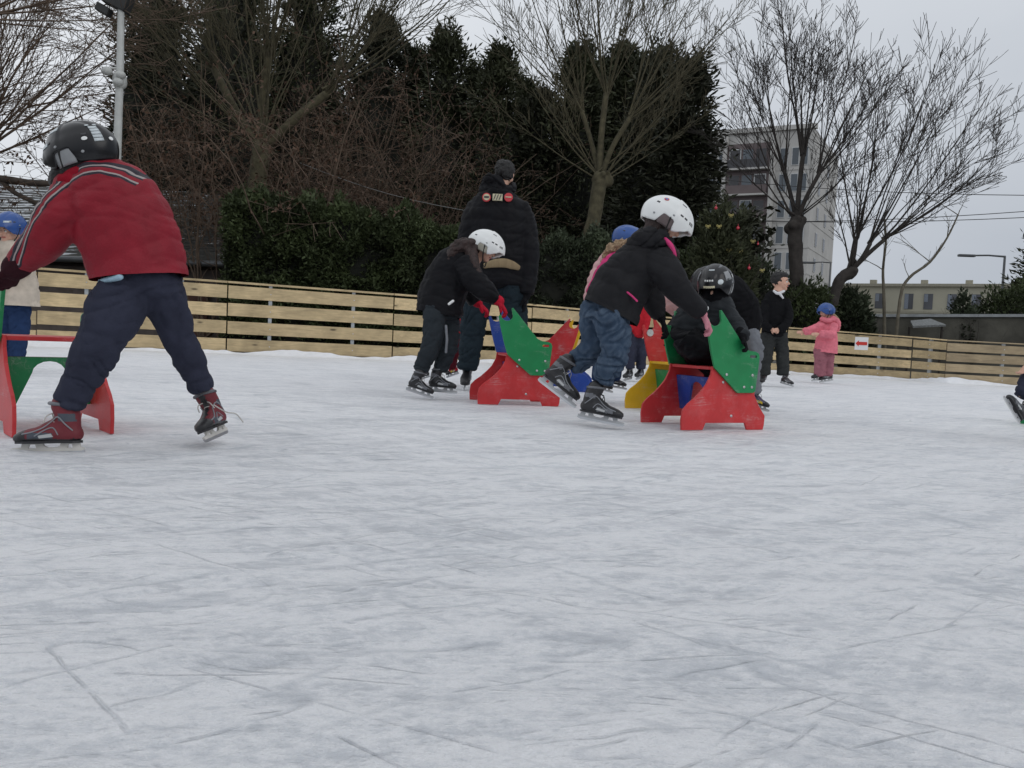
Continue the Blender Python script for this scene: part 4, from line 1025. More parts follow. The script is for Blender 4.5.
# bough of the left tree
tb = thing('fallen_bough', 'thick brown bough lying level over the snowy roof at the left edge', 'branch', gd(-40, 18.5))
MB().tube([up_(-60,176,18.5), up_(0,179,18.5), up_(30,183,18.4), up_(54,184,18.2)], [.10,.085,.07,.05], 8, sub=3).build('bough', mat('brown_bark', (.06,.045,.035), .9, var=.3, bump=.6), tb, True)
MB().tube([up_(2,181,18.5), up_(15,193,18.5), up_(42,206,18.4), up_(60,218,18.3)], [.06,.05,.05,.04], 8, sub=3).build('side_branch', MATS['brown_bark'], tb, True)
def apartment():
    D = 90.0; s = D/FPX
    t = thing('apartment_block', 'tall pale apartment block with a dark brown balcony bay behind the bare trees', 'building', gd(760, D))
    A = gd(684, D+6); B = gd(801, D); C = gd(826, D+14); Z = up_(801, 131, D).z
    conc = mat('pale_concrete', (.50,.49,.47), .85, var=.08, vscale=.6, bump=.1, bscale=5); bay = mat('brown_cladding', (.15,.12,.12), .8, var=.15, vscale=.8); gl = mat('window_glass', (.10,.12,.14), .12, var=.3, vscale=.2); fr = mat('white_frame', (.55,.56,.56), .5)
    dark = mat('dark_window', (.04,.04,.045), .2, var=.3, vscale=.3)
    back = Vector((0,16,0))
    P0 = [A, B, C, C+back, A+back]
    vs = [p[:] for p in P0]+[(p.x, p.y, Z) for p in P0]; fs = [(i, (i+1)%5, 5+(i+1)%5, 5+i) for i in range(5)]+[(5,6,7,8,9)]
    mesh('wall', vs, fs, conc, t)
    d = (B-A); L_ = d.length; d.normalize(); n = Vector((d.y, -d.x, 0));  n = n if n.y < 0 else -n
    def blk(nm, u0, u1, z0, z1, o0, o1, m, P=A, dd=d, nn=n, parent=t):
        return MB().obox(P+dd*(u0+u1)/2+nn*(o0+o1)/2+Vector((0,0,(z0+z1)/2)), dd*(u1-u0)/2, nn*(o1-o0)/2, Vector((0,0,(z1-z0)/2))).build(nm, m, parent)
    f0, f1 = L_*.30, L_*.66
    blk('balcony_bay', f0, f1, 0, Z-1.2, .02, .5, bay)
    blk('column', f1+.05, f1+.5, 0, Z-.3, .02, .9, conc); blk('column', f0-.45, f0-.05, 0, Z-.3, .02, .9, conc)
    blk('parapet', -.2, L_+.2, Z+.02, Z+.5, -.4, .3, conc)
    st = 2.75; nf = int(Z/st)
    for k in range(nf):
        z = Z-1.3-st*(k+1)
        if z < 0: break
        blk('floor_slab', .02, f0-.5, z-.12, z+.06, .02, .10, fr)
        for (u0, u1) in ((.3, 1.2),(1.45,2.5),(2.7,3.4)):
            if u1 > f0-.4: continue
            w = blk('window', u0, u1, z+.5, z+2.2, .02, .07, fr); blk('pane', u0+.08, u1-.08, z+.58, z+2.12, .075, .09, gl, parent=w)
        b_ = blk('balcony', f0+.1, f1-.1, z-.05, z+.14, .52, 1.25, conc); blk('railing', f0+.15, f1-.15, z+.16, z+1.05, 1.15, 1.2, bay if k % 3 else dark, parent=b_)
        for j in range(3):
            w0 = f0+.2+(f1-f0-.4)*j/3; w = blk('window', w0, w0+(f1-f0-.4)/3-.12, z+.3, z+2.3, .52, .56, fr if (j+k) % 3 == 0 else bay); blk('pane', w0+.1, w0+(f1-f0-.4)/3-.22, z+.4, z+2.2, .565, .58, gl if j % 2 else dark, parent=w)
        for (u0, u1) in ((f1+.9, f1+1.75),(f1+2.1, f1+2.9),(L_-1.2,L_-.5)):
            w = blk('window', u0, u1, z+.35, z+2.25, .02, .07, fr); blk('pane', u0+.08, u1-.08, z+.43, z+2.17, .075, .09, gl, parent=w)
        blk('floor_slab', f1+.55, L_-.02, z-.12, z+.02, .02, .05, conc)
        d2 = (C-B); L2 = d2.length; d2.normalize(); n2 = Vector((d2.y, -d2.x, 0))
        for (u0, u1) in ((3.5,4.6),(8.5,9.6)):
            w = blk('window', u0, u1, z+.5, z+2.0, .02, .06, fr, B, d2, n2); blk('pane', u0+.08, u1-.08, z+.58, z+1.92, .065, .08, dark, B, d2, n2, parent=w)
        blk('floor_slab', .05, L2-.05, z-.06, z+.02, .02, .04, conc, B, d2, n2)
apartment()
def longblock():
    D = 110.0; t = thing('long_building', 'long low cream building with small dark windows beyond the wall at the right', 'building', gd(850, D))
    cream = mat('cream_wall', (.46,.44,.35), .85, var=.08, vscale=.4); dk = mat('dim_window', (.10,.105,.12), .3, var=.4, vscale=.2); lt = mat('blue_shutter', (.22,.25,.30), .6); cr = mat('cream_band', (.36,.34,.27), .8)
    A = up_(842, 285.5, D); A.z = 0; B = up_(1100, 286.5, D-14); zB = B.z; zA = up_(842, 285.5, D).z; B.z = 0
    Z = (zA+zB)/2; back = Vector((0,12,0)); d = (B-A); L_ = d.length; d.normalize(); n = Vector((d.y, -d.x, 0)); n = n if n.y < 0 else -n
    mesh('wall', [A, B, B+back, A+back]+[p+Vector((0,0,z)) for p, z in ((A,zA),(B,zB),(B+back,zB),(A+back,zA))], [(0,1,5,4),(1,2,6,5),(2,3,7,6),(3,0,4,7),(4,5,6,7)], cream, t)
    def blk(nm, u0, u1, z0, z1, o0, o1, m, parent=t):
        return MB().obox(A+d*(u0+u1)/2+n*(o0+o1)/2+Vector((0,0,(z0+z1)/2)), d*(u1-u0)/2, n*(o1-o0)/2, Vector((0,0,(z1-z0)/2))).build(nm, m, parent)
    mesh('roof_edge', [A-d*.2+n*.3+Vector((0,0,zA-.1)), B+n*.3+Vector((0,0,zB-.1)), B+n*.3+Vector((0,0,zB+.25)), A-d*.2+n*.3+Vector((0,0,zA+.25)), A-d*.2-n*.3+Vector((0,0,zA+.25)), B-n*.3+Vector((0,0,zB+.25))], [(0,1,2,3),(3,2,5,4)], cr, t)
    u = 1.0; R = random.Random(4); k = 0
    while u < L_-2:
        for z0 in (Z-2.9, Z-5.6):
            uu = u+(1.2 if z0 < Z-4 and k % 2 else 0)
            w = blk('window', uu, uu+1.0, z0, z0+1.9, .02, .06, dk); blk('shutter', uu+.02, uu+.45, z0+.9 if k % 2 else z0, z0+1.85, .065, .10, lt, parent=w)
        u += R.choice((2.2, 3.1, 3.4, 2.6)); k += 1
    blk('band', .1, L_-.1, Z-3.4, Z-3.15, .02, .08, cr)
    for u in (3, 9, 14, 20): blk('chimney', u, u+.8, Z+.1, Z+.9, -3, -2.3, cr)
longblock()
def wall():
    D = 23.5; A = gd(846, D); B = gd(1130, D-.6); z0 = up_(846, 315, D).z; z1 = up_(1130, 315, D-.6).z
    t = thing('garden_wall', 'rough grey concrete wall with a pale snowy coping behind the fence at the right', 'wall', A)
    wm = mat('rough_concrete', (.085,.082,.068), .95, var=.45, vscale=1.6, bump=.8, bscale=14)
    d = (B-A).normalized(); n = Vector((-d.y, d.x, 0))*.12
    def slab(nm, za0, za1, zb0, zb1, w, m):
        vs = []
        for p, q0, q1 in ((A, za0, za1), (B, zb0, zb1)):
            for s_ in (-w, w):
                for z in (q0, q1): vs.append(p+n*s_+Vector((0,0,z)))
        mesh(nm, vs, [(0,1,3,2),(4,6,7,5),(0,4,5,1),(2,3,7,6),(0,2,6,4),(1,5,7,3)], m, t)
    slab('masonry', 0, z0-.06, 0, z1-.06, 1, wm); slab('coping', z0-.058, z0+.02, z1-.058, z1+.02, 1.5, mat('snowy_coping', (.30,.32,.33), .8, var=.2))
    # lean-to with snow on top
    h = thing('garden_shed_roof', 'little sloping snow dusted ledge on posts in front of the grey wall', 'shelter', gd(930, 22.2))
    a, b = up_(913, 326, 22.2), up_(946, 324.5, 22.2); dd = (b-a)
    MB().add([a, b, b+Vector((-.15,.55,.16)), a+Vector((.18,.55,.16)), a-Vector((0,0,.05)), b-Vector((0,0,.05)), b+Vector((-.15,.55,.10)), a+Vector((.18,.55,.10))], [(0,1,2,3),(4,7,6,5),(0,4,5,1),(1,5,6,2),(2,6,7,3),(3,7,4,0)]).build('snowy_board', mat('dusted_board', (.17,.18,.18), .8, var=.3, vscale=20), h)
    for p in (a, b):
        MB().obox(Vector((p.x, p.y+.2, (p.z-.02)/2)), (.02,0,0), (0,.02,0), (0,0,(p.z-.04)/2)).build('post', bark_d, h)
wall()
# ================================================================== poles and lines
lampm = mat('lamp_grey', (.10,.105,.11), .5, metal=.4)
def street_lamp(x, ytop, D, armx, army, label, r=.07):
    b = gd(x, D); top = up_(x, ytop, D); t = thing('street_lamp', label, 'street lamp', b, 0, 'street lamps in the distance'); tp = Vector((b.x, b.y, top.z))
    MB().tube([b, Vector((b.x,b.y,top.z*.5)), tp], [r*1.3, r, r*.8], 8).build('pole', lampm, t, True)
    e = up_(armx, army, D); MB().tube([tp, tp.lerp(e,.5)+Vector((0,0,.05)), e], [r*.7, r*.6, r*.6], 8).build('arm', lampm, t, True)
    dd = (e-tp).normalized(); MB().obox(e+dd*.35-Vector((0,0,.02)), dd*.55, (0,.16,0), (0,0,.09)).build('lamp_head', lampm, t, bevel=.05)
street_lamp(996.5, 257, 60, 972, 255.5, 'tall grey street lamp with an arm to the left above the long building', .10)
street_lamp(824.5, 263, 75, 813, 262.5, 'distant thin street lamp right of the apartment block', .08)
def campole():
    D = 16.2; b = gd(113, D); t = thing('camera_pole', 'white metal pole with camera domes and a floodlight, behind the red jacketed boy', 'pole', b); P = lambda x, y, dz=0: up_(x, y, D+dz)
    wm = mat('white_pole', (.48,.49,.47), .5, var=.12); 
    top = P(121, 8); MB().tube([b, P(117,160), P(120,72), top], [.085,.075,.07,.06], 12).build('shaft', wm, t, True)
    MB().tube([P(120,83), P(119.5,78)], [.13,.13], 12).build('collar', wm, t, True)
    for x, y, r in ((107,71,.10),(118,82,.10),(121,75,.09)):
        m = MB().ball(P(x,y,-.12), (r,r,r*.8), 12); m.tube([P(x,y,-.12)+Vector((0,0,.05)), P(119,y-3)], .02, 6); m.build('camera_dome', wm, t, True)
    MB().obox(P(118,0), Vector((.20,.05,-.08)), Vector((0,.14,0)), Vector((.06,0,.15))).obox(P(104,10), Vector((.12,0,-.06)), Vector((0,.10,0)), Vector((.03,0,.07))).build('floodlight', mat('dark_housing', (.03,.03,.03), .6), t, bevel=.02)
campole()
cab = mat('cable_black', (.03,.03,.032), .7)
for i, (p0, p1, D0, D1, lab) in enumerate([((640,170),(1100,196),60,45,'topmost power line over the right hand trees'),((640,218),(1100,206),60,45,'upper power line crossing the right of the sky'),((640,214),(1100,214),60,45,'lowest power line crossing the right of the sky')]):
    a, b = up_(*p0, D0), up_(*p1, D1); t = MB(); pts = [a.lerp(b, k/10)-Vector((0,0,.5*math.sin(math.pi*k/10))) for k in range(11)]
    tag(t.tube(pts, .022, 5, cap=False).build('power_line', cab, None, True), lab, 'cable', 'power lines across the sky at the right')
a, b = up_(300,163,20.9), up_(485,214,18.9)
tag(MB().tube([a.lerp(b,k/8)-Vector((0,0,.15*math.sin(math.pi*k/8))) for k in range(9)], .008, 5, cap=False).build('string_wire', mat('pale_wire', (.2,.2,.19), .6), None, True), 'thin pale wire slanting through the dark trees to the left of the man', 'cable')
# ================================================================== pushing aids
XS = 1.19
def arc(cx, cz, r, a0, a1, n=8): return [(cx+r*math.cos(math.radians(a0+(a1-a0)*i/n)), cz+r*math.sin(math.radians(a0+(a1-a0)*i/n))) for i in range(n+1)]
def aid(label, c, yaw, near, far, low, cross, seat, sc=1.0, disc=False, wd=.21, tiph=1.0, group='seated pushing aids for young skaters'):
    """near/far: wing colours (local -y is the near side)"""
    t = thing('pushing_aid', label, 'skating aid', c, yaw, group)
    k = XS*sc; w = wd*sc; th = .008
    lowp = [(0,.0),(.128,0),(.144,.042),(.392,.042),(.408,0),(.512,0),(.518,.03),(.52,.086),(.478,.145),(.445,.21),(.44,.30),(.43,.375),(.167,.378),(.162,.33),(.136,.27),(.104,.228),(.070,.19),(.03,.155),(.002,.118),(-.004,.06)]
    wing = [(.17,.372),(.322,.225),(.425,.227),(.436,.24),(.452,.445),(.445,.468),(.425,.478),(.385,.482),(.355,.498),(.205,.70),(.193,.716),(.184,.712)]
    wing += arc(.158,.655,.036,25,-185,10)+[(.112,.662),(.105,.648),(.118,.58),(.145,.46)]
    q = lambda L: [((x-.26)*k, (z if z < .5 else .5+(z-.5)*tiph)*sc) for x, z in L]
    slot = [(.392,.440),(.430,.440),(.434,.448),(.430,.456),(.392,.456),(.388,.448)]
    for s_, col in ((-1, near), (1, far)):
        y = s_*w
        o = MB().prism(q(lowp), y-th, y+th).build('side_panel', AC[low], t, world=False, bevel=.0025)
        yo = y+s_*(th*2+.0012)
        wg = MB().prism(q(wing), yo-th, yo+th, [q(slot)]).build('wing_panel', AC[col], t, world=False, bevel=.0025)
        for x, z, out in ((.245,.335,1),(.41,.335,1),(.36,.262,1),(.41,.262,1),(.238,.288,0),(.30,.085,0)):
            yy = (yo if out else y)+s_*th
            b_ = MB(); X, Z = (x-.26)*k, z*sc
            b_.tube([(X, yy-s_*.002, Z), (X, yy+s_*.0035, Z)], .0085*sc, 10, cap=False, flat=Vector((0,0,1)))
            b_.build('bolt', bolt, wg if out else o, True, False)
    x0, x1 = (.172-.26)*k, (.43-.26)*k
    MB().box(x0, x1, -w+th+.001, w-th-.001, .358*sc, .376*sc).build('seat_board', AC[seat], t, world=False, bevel=.004)
    # cross panel with an arched foot opening, leaning forward at the foot
    wi = w-th-.001; arch = [(-wi,.0),(-wi,.22),(wi,.22),(wi,0),(.115*sc,0)]+[(.062*sc*math.cos(a_), .135*sc+.05*sc*math.sin(a_)) for a_ in [math.pi*i/8 for i in range(9)]]+[(-.115*sc,0)]
    R = Matrix.Translation(((.245-.26)*k, 0, .095*sc)) @ Matrix.Rotation(-.18, 4, 'Y') @ Matrix.Rotation(math.pi/2, 4, 'Z')
    MB().prism(arch, -th, th, (), R).build('cross_panel', AC[cross], t, world=False, bevel=.002)
    R2 = None and Matrix.Translation(((.40-.26)*k, 0, .37*sc)) @ Matrix.Rotation(.05, 4, 'Y') @ Matrix.Rotation(math.pi/2, 4, 'Z')
    if disc: MB().tube([((.16-.26)*k, w+.010-2*th*0, .60*sc), ((.16-.26)*k, w-.001, .60*sc)], .028*sc, 16, cap=False, flat=Vector((0,0,1))).build('round_sticker', sticker, t, False, False)
    return t
def place(foot_px, yaw, sc=1.0, near=True):
    p = gp(*foot_px); f = Vector((math.cos(yaw), math.sin(yaw), 0)); l = Vector((-f.y, f.x, 0))
    return p+f*.26*XS*sc+l*(.21*sc if near else -.21*sc)
R_ = math.radians
_f = Vector((math.cos(R_(131)), math.sin(R_(131)), 0)); _l = Vector((-_f.y, _f.x, 0))
aid('red pushing aid with green wings and arched green panel, held by the red jacketed boy', gp(115,434)+_f*.345+_l*.20, R_(131), 'green', 'green', 'red', 'green', 'red', 1.10, wd=.172, tiph=.5)
aid('red pushing aid with one green and one blue wing, gripped by red gloves', place((478,404),R_(11)), R_(11), 'green', 'blue', 'red', 'blue', 'red', 1.01)
aid('red pushing aid with a green wing, carrying the child in the black helmet', place((681,430),R_(25)), R_(25), 'green', 'green', 'red', 'blue', 'red', 1.01)
aid('yellow pushing aid with a red wing and round grey sticker behind the tall girl', place((625,408),R_(20),.98,False), R_(20), 'yellow', 'red', 'yellow', 'green', 'yellow', .98, True)
aid('blue pushing aid with a red wing, facing left behind the tall girl\'s legs', gp(566,391)+Vector((-.05,.2,0)), R_(172), 'yellow', 'red', 'blue', 'green', 'blue', 1.0)
aid('green pushing aid with a yellow wing, cut off by the right edge', place((1023,427),R_(-16)), R_(-16), 'yellow', 'yellow', 'green', 'green', 'green', .80)
# ================================================================== people
red_boy()
def simple_helmet_deco(cols, front=False):
    def deco(patch, h, P):
        for s in (-1, 1):
            for k in range(5): patch(s*math.pi*(.30+.022*k), s*math.pi*(.315+.022*k), .66, .72, 1.045, printm, 'print_mark', 2)
            for k in range(3): patch(s*math.pi*(.13+.03*k), s*math.pi*(.145+.03*k), 1.22, 1.34, 1.045, printm, 'print_mark', 2)
            if cols: patch(s*math.pi*.64, s*math.pi*.72, .86, 1.04, 1.012, redprint, 'round_sticker', 6, True); patch(s*math.pi*.655, s*math.pi*.705, .90, 1.0, 1.018, blueprint, 'round_sticker', 5, True)
    return deco
def glovemesh(g, wrist, d, side, size, m, r0=.03, curl=1.0, thumb=1, cuff=None):
    mb = MB(); c = cuff or wrist-d.normalized()*.05
    mb.tube([c, wrist], [r0, r0*.95], 12); hand(mb, wrist, d, side, size, curl, thumb, 1.3); return cloth('glove', mb, m, g.root, .0045, .0015, 25, smooth=3)
# ---- girl with red gloves
def small_girl():
    g = Fig('small girl in black coat and white helmet bending forward with red gloves', 6.6, 436); P = g.p
    torso = [(440,316,23,.0,.145), (441,298,24,.0,.14), (448,280,23.5,.0,.13), (457,264,21,.0,.12), (465,254,15,.0,.10)]
    aR = [(464,264,13,-.08), (474,280,12,-.14), (486,292,10.5,-.14), (496,299,7.5,-.12)]
    aL = [(458,264,12,.12), (466,285,10,.20), (476,302,8,.22)]
    lA = [(434,308,12,-.06), (434,328,11.5,-.08), (431,346,10,-.08), (424,362,9,-.04), (421,370,8.5,-.02)]
    lB = [(446,308,12,.08), (449,328,11.5,.08), (448,348,9.5,.06), (442,364,8.5,.06), (440,370,8,.06)]
    jk = MB(); g.tubes(jk, [torso, aR, aL]); ax = (P(465,254)-P(440,312)).normalized()
    cloth('coat', jk, blacknylon, g.root, .009, .007, 9, None, (P(440,312), ax, .10, .006), planes=[(P(441,315), (P(436,330)-P(442,300)).normalized())], seed=5)
    tr = MB(); g.tubes(tr, [lA, lB, [(440,302,17,.01,.10),(440,318,18,.01,.10)]]); cloth('trousers', tr, darkjeans, g.root, .009, .007, 10, Vx(0,0,1), seed=6)
    MB().tube([P(446,326,-.14), P(447,340,-.15), P(446,352,-.13)], .010, 6).build('side_stripe', palegrey, g.root, True)
    MB().tube([P(449,304,-.20), P(453,301,-.205)], .010, 8).build('badge', whitep, g.root, True)
    f = Vx(.86,-.18,-.42); u = Vx(.42,0,.9)
    hc, L = g.body(torso, [aR, aL], [lA, lB], (485,248,0), .105, f, u)
    eyes(g.root, L, .105)
    h = MB(); h.tube([hc-f*.05+u*.02, hc-f*.08-u*.06, P(468,262,-.03), P(474,276,-.08), P(476,288,-.10)], [(.07,.085),(.075,.09),(.07,.08),(.045,.05),(.015,.02)], 14, sub=3)
    h.tube([P(474,246,-.05), P(463,246,-.06), P(455,250,-.08), P(449,258,-.09)], [.055,.07,.06,.03], 12, sub=3); h.tube([P(470,252,-.10), P(474,264,-.13), P(477,276,-.16), P(478,287,-.17)], [.05,.055,.04,.012], 12, sub=3)
    cloth('hair', h, hair_b, g.root, .007, .008, 22, st=(1,1,.3))
    helmet(g.root, hc+u*.018, f, u, .139, whitep, earp, deco=simple_helmet_deco(False))
    glovemesh(g, P(499,301,-.12), Vx(.5,.1,-.75), Vx(.1,1,.2), .165, redglove, .044, 1.2, cuff=P(494,298,-.12))
    glovemesh(g, P(478,303,.22), Vx(.7,.1,-.6), Vx(.1,1,.2), .165, redglove, .042, 1.2, cuff=P(472,299,.21))
    skate(g.root, P(406,390,-.06), P(432,399,-.08), P(418,365,-.06), 'black'); skate(g.root, P(428,391,.06), P(456,394,.0), P(434,366,.06), 'black')
small_girl()
# ---- man in puffer jacket
def man():
    g = Fig('man in black puffer jacket with three small badges across the back', 7.9, 490); g.root.location = gd(488, 7.9); P = g.p
    torso = [(497,285,29,.0,.17), (497,268,30,.0,.18), (497,240,31,.0,.19), (498,214,32,.0,.18), (499,200,26,.0,.15), (500,192,15,.0,.11)]
    aR = [(518,207,12,.02), (525,228,12.5,.02), (528,254,11.5,.0), (527,280,10,-.02), (526,293,8.5,-.04)]
    aL = [(479,207,12,.02), (471,228,12.5,.02), (469,252,11.5,.02), (470,276,10,.0), (472,290,8.5,-.02)]
    lA = [(483,280,17,.0), (476,310,14.5,.0), (471,340,12,.0), (468,362,11,.0), (467,368,10.5,.0)]
    lB = [(509,280,17,.03), (513,310,15,.03), (514,340,13,.03), (514,362,12,.03), (514,368,11,.03)]
    jk = MB(); g.tubes(jk, [torso, aR, aL], n=20)
    cloth('puffer_jacket', jk, blacknylon, g.root, .010, .008, 7, None, (P(498,300), Vx(0,0,1), .12, .007), planes=[(P(498,272), Vx(0,0,-1))] and None, seed=9)
    hd = MB(); hd.tube([P(484,190,-.02), P(497,192,-.08), P(510,190,-.02), P(512,185,.05)], [.06,.07,.055,.04], 14, sub=3); hd.tube([P(484,187,-.02), P(487,180,-.06), P(494,178,-.09), P(503,186,-.08)], [.05,.052,.05,.04], 14, sub=3); hd.ball(P(496,187,.0), (.11,.10,.08), 14)
    cloth('hood', hd, blacknylon, g.root, .009, .010, 9, seed=3)
    tr = MB(); g.tubes(tr, [lA, lB, [(496,262,26,.01,.13),(496,286,27,.01,.13)]]); cloth('trousers', tr, greytrs, g.root, .010, .010, 8, Vx(0,0,1), seed=10)
    # ribbed beige lining of the turned-up back hem
    bl = MB(); n = 12; 
    pts = [P(x, y, -.19+.00009*(x-497)**2) for x, y in ((484,266),(494,263.5),(504,263),(512,265),(519,268))]
    bl.tube(pts, [(.022,.010),(.038,.011),(.042,.012),(.038,.011),(.022,.010)], 12, sub=4)
    bl.build('ribbed_hem', fabric('ribbed_beige', (.33,.25,.15), bump=.8, stretch=(4,1,.3)), g.root, True)
    f = Vx(.30,.93,-.15); u = Vx(.05,.0,1)
    hc, L = g.body(torso, [aR, aL], [lA, lB], (505,174,.03), .125, f, u)
    h = MB(); h.ball(hc+Vector((-.008,-.024,.022)), (.099,.106,.110), 18); cloth('hair', h, hair_k, g.root, .007, .009, 30)
    glovemesh(g, P(526,296,-.04), Vx(-.12,0,-1), Vx(.2,1,0), .20, blackcloth, .045, .5)
    glovemesh(g, P(470,293,-.02), Vx(.1,0,-1), Vx(.2,1,0), .22, blackcloth, .045, .5, -1)
    # badges: ring, square, disc
    def badge(x, kind):
        c = P(x, 197, -.195); c.y = P(x,197).y-.185; s = 7.9/FPX
        X = Matrix.Translation(c) @ Matrix.Rotation(-.08, 4, 'X')
        circ = lambda r, n=18: [(r*s*math.cos(2*math.pi*i/n), r*s*math.sin(2*math.pi*i/n)) for i in range(n)]
        if kind == 0:
            b = MB().prism(circ(4.2), -.004, .02, (), X).build('round_badge', redprint, g.root); MB().prism(circ(3.2), -.008, -.0045, (), X).build('disc', creamprint, b); MB().prism([(-2.4*s,-.9*s),(2.4*s,-.9*s),(2.4*s,.9*s),(-2.4*s,.9*s)], -.011, -.0085, (), X).build('bar', printm, b)
        elif kind == 1:
            b = MB().prism([(-4.8*s,-3.2*s),(4.8*s,-3.2*s),(4.8*s,3.2*s),(-4.8*s,3.2*s)], -.004, .02, (), X).build('square_badge', creamprint, g.root)
            for k in range(3): MB().prism([((-4+k*2.6)*s,-2.6*s),((-3.2+k*2.6)*s,-2.6*s),((-1.4+k*2.6)*s,2.6*s),((-2.2+k*2.6)*s,2.6*s)], -.008, -.0045, (), X).build('stripe', printm, b)
        else:
            b = MB().prism(circ(4.2), -.004, .02, (), X).build('round_badge', redprint, g.root); MB().prism([(-3*s,-.5*s),(3*s,-.5*s),(3*s,.5*s),(-3*s,.5*s)], -.008, -.0045, (), X).build('bar', creamprint, b)
    badge(486.5, 0); badge(497.5, 1); badge(508.5, 2)
    skate(g.root, P(467,383,.15), P(464,391,-.14), P(468,362,.05), 'black'); skate(g.root, P(515,383,.20), P(518,391,-.10), P(514,362,.1), 'black')
greytrs = fabric('charcoal_cloth', (.018,.028,.036))
man()
# ---- child in red crouching behind the small girl
def red_child():
    g = Fig('small child in red crouching behind the girl with red gloves', 8.6, 450); P = g.p
    torso = [(451,346,12,.1,.10), (452,332,13,.05,.11), (455,318,13,.0,.11), (457,308,10,.0,.08)]
    a1 = [(462,315,6,-.08), (464,326,5.5,-.14), (461,338,5,-.16)]; a2 = [(449,315,6,-.05),(442,326,5,-.05),(440,336,4,-.05)]
    l1 = [(450,344,8,.05), (432,338,7.5,.0), (428,352,6,-.0), (428,364,5,-.0)]; l2 = [(454,346,9,-.05), (456,342,8,-.2), (452,356,7,-.25), (451,368,5.5,-.22)]
    m = MB(); g.tubes(m, [torso, a1, a2]); cloth('jacket', m, redcloth, g.root, .01, .006, 9, None, (P(452,346), Vx(0,0,1), .06, .006), seed=4)
    m = MB(); g.tubes(m, [l1, l2]); cloth('trousers', m, maroon, g.root, .01, .006, 9, seed=5)
    f = Vx(.5,-.7,-.3); u = Vx(.1,-.1,1)
    hc, L = g.body(torso, [a1, a2], [l1, l2], (459,297,.0), .10, f, u)
    eyes(g.root, L, .10); helmet(g.root, hc+u*.015, f, u, .13, blackp, greyp)
    glovemesh(g, P(461,339,-.16), Vx(.2,-.3,-.9), Vx(0,1,.2), .13, blackcloth, .025)
    glovemesh(g, P(440,337,-.05), Vx(-.2,-.3,-.9), Vx(0,1,.2), .13, blackcloth, .025)
    b = skate(g.root, P(459,374,-.18), P(447,378,-.30), P(453,360,-.2), 'purple', name='skate'); b.data.materials[0] = redcloth
    skate(g.root, P(430,377,.0), P(421,380,-.1), P(426,360,.0), 'black')
red_child()
# ---- tall girl in jeans
def jeans_girl():
    g = Fig('tall girl in black coat, blue jeans and white helmet, one skate raised behind her', 5.0, 604); P = g.p
    torso = [(612,326,27,.0,.165), (612,306,29,.0,.16), (624,284,29,.0,.15), (640,264,26,.0,.145), (651,250,21,.0,.12), (658,241,14,.0,.09)]
    aR = [(655,256,18,-.08,.08), (668,276,16.5,-.12), (682,293,13,-.12), (694,306,10.5,-.10), (700,312,8,-.08)]
    aL = [(648,258,15,.14), (648,285,13,.24), (655,305,11,.28), (660,317,8,.28)]
    lA = [(610,312,19,-.04), (614,334,18.5,-.07), (615,352,16,-.07), (608,368,14,-.05), (602,379,13.5,-.04)]
    lB = [(600,308,20,.08), (597,328,19,.10), (596,344,16,.12), (582,358,13,.15), (572,366,12.5,.16)]
    jk = MB(); g.tubes(jk, [torso, aR, aL], n=20); ax = (P(650,245)-P(610,310)).normalized()
    hd = MB()
    cloth('coat', jk, blackcloth2, g.root, .0085, .008, 8, None, (P(610,310), ax, .115, .006), planes=[(P(611,313), Vx(-.42,0,-.9).normalized())], seed=12)
    hd.tube([P(636,248,-.02), P(643,240,-.07), P(655,238,-.09), P(667,243,-.05)], [.07,.075,.07,.045], 14, sub=3); hd.tube([P(636,248,.02), P(644,236,.05), P(656,236,.08)], [.05,.06,.055], 14, sub=3)
    cloth('hood', hd, blackcloth2, g.root, .008, .010, 9, seed=13)
    MB().tube([P(665,239,-.115), P(671,246,-.115), P(674,256,-.10), P(672,262,-.07)], [.012,.016,.016,.012], 8, sub=3).build('pink_lining', hotpink, g.root, True)
    MB().tube([P(627,292,-.148), P(632,296,-.15), P(637,301,-.15)], .006, 6).build('pink_piping', hotpink, g.root, True)
    tr = MB(); g.tubes(tr, [lA, lB, [(606,304,23,.01,.10),(605,318,24,.01,.105)]], n=18); cloth('jeans', tr, denim2, g.root, .0085, .012, 11, Vx(.2,0,.98), seed=14)
    f = Vx(.83,-.12,-.55); u = Vx(.54,0,.84)
    hc, L = g.body(torso, [aR, aL], [lA, lB], (665,222,0), .118, f, u)
    eyes(g.root, L, .118)
    h = MB(); h.ball(hc-f*.02+u*.0, (.105,.09,.11), 16); h.tube([hc-f*.04-u*.02, hc-u*.08-f*.02, hc-u*.13+f*.02], [(.06,.09),(.07,.09),(.05,.06)], 12)
    h.tube([hc+f*.05-u*.10+Vx(0,-.07,0), P(676,252,-.08), P(676,263,-.06)], [.022,.022,.012], 8, sub=3)
    cloth('hair', h, hair_b, g.root, .007, .005, 22, st=(1,1,.3))
    helmet(g.root, hc+u*.02, f, u, .147, whitep, fabric('ear_flap', (.15,.12,.12)), deco=simple_helmet_deco(True))
    glovemesh(g, P(703,314,-.08), Vx(.45,.1,-.8), Vx(.1,1,.2), .165, pinkglove, .028, 1.2, cuff=P(699,311,-.08))
    MB().tube([P(700,311,-.10), P(704,309,-.06)], [(.022,.030),(.022,.030)], 12).build('wrist_guard', whitep, g.root, True)
    glovemesh(g, P(661,318,.28), Vx(.4,.1,-.8), Vx(.1,1,.2), .165, blackcloth, .034, 1.2)
    skate(g.root, P(578,418,-.03), P(622,427,-.08), P(594,378,-.04), 'black', lacecol=laceblk)
    skate(g.root, P(538,381,.14), P(573,408,.06), P(566,354,.12), 'black', lacecol=lace)
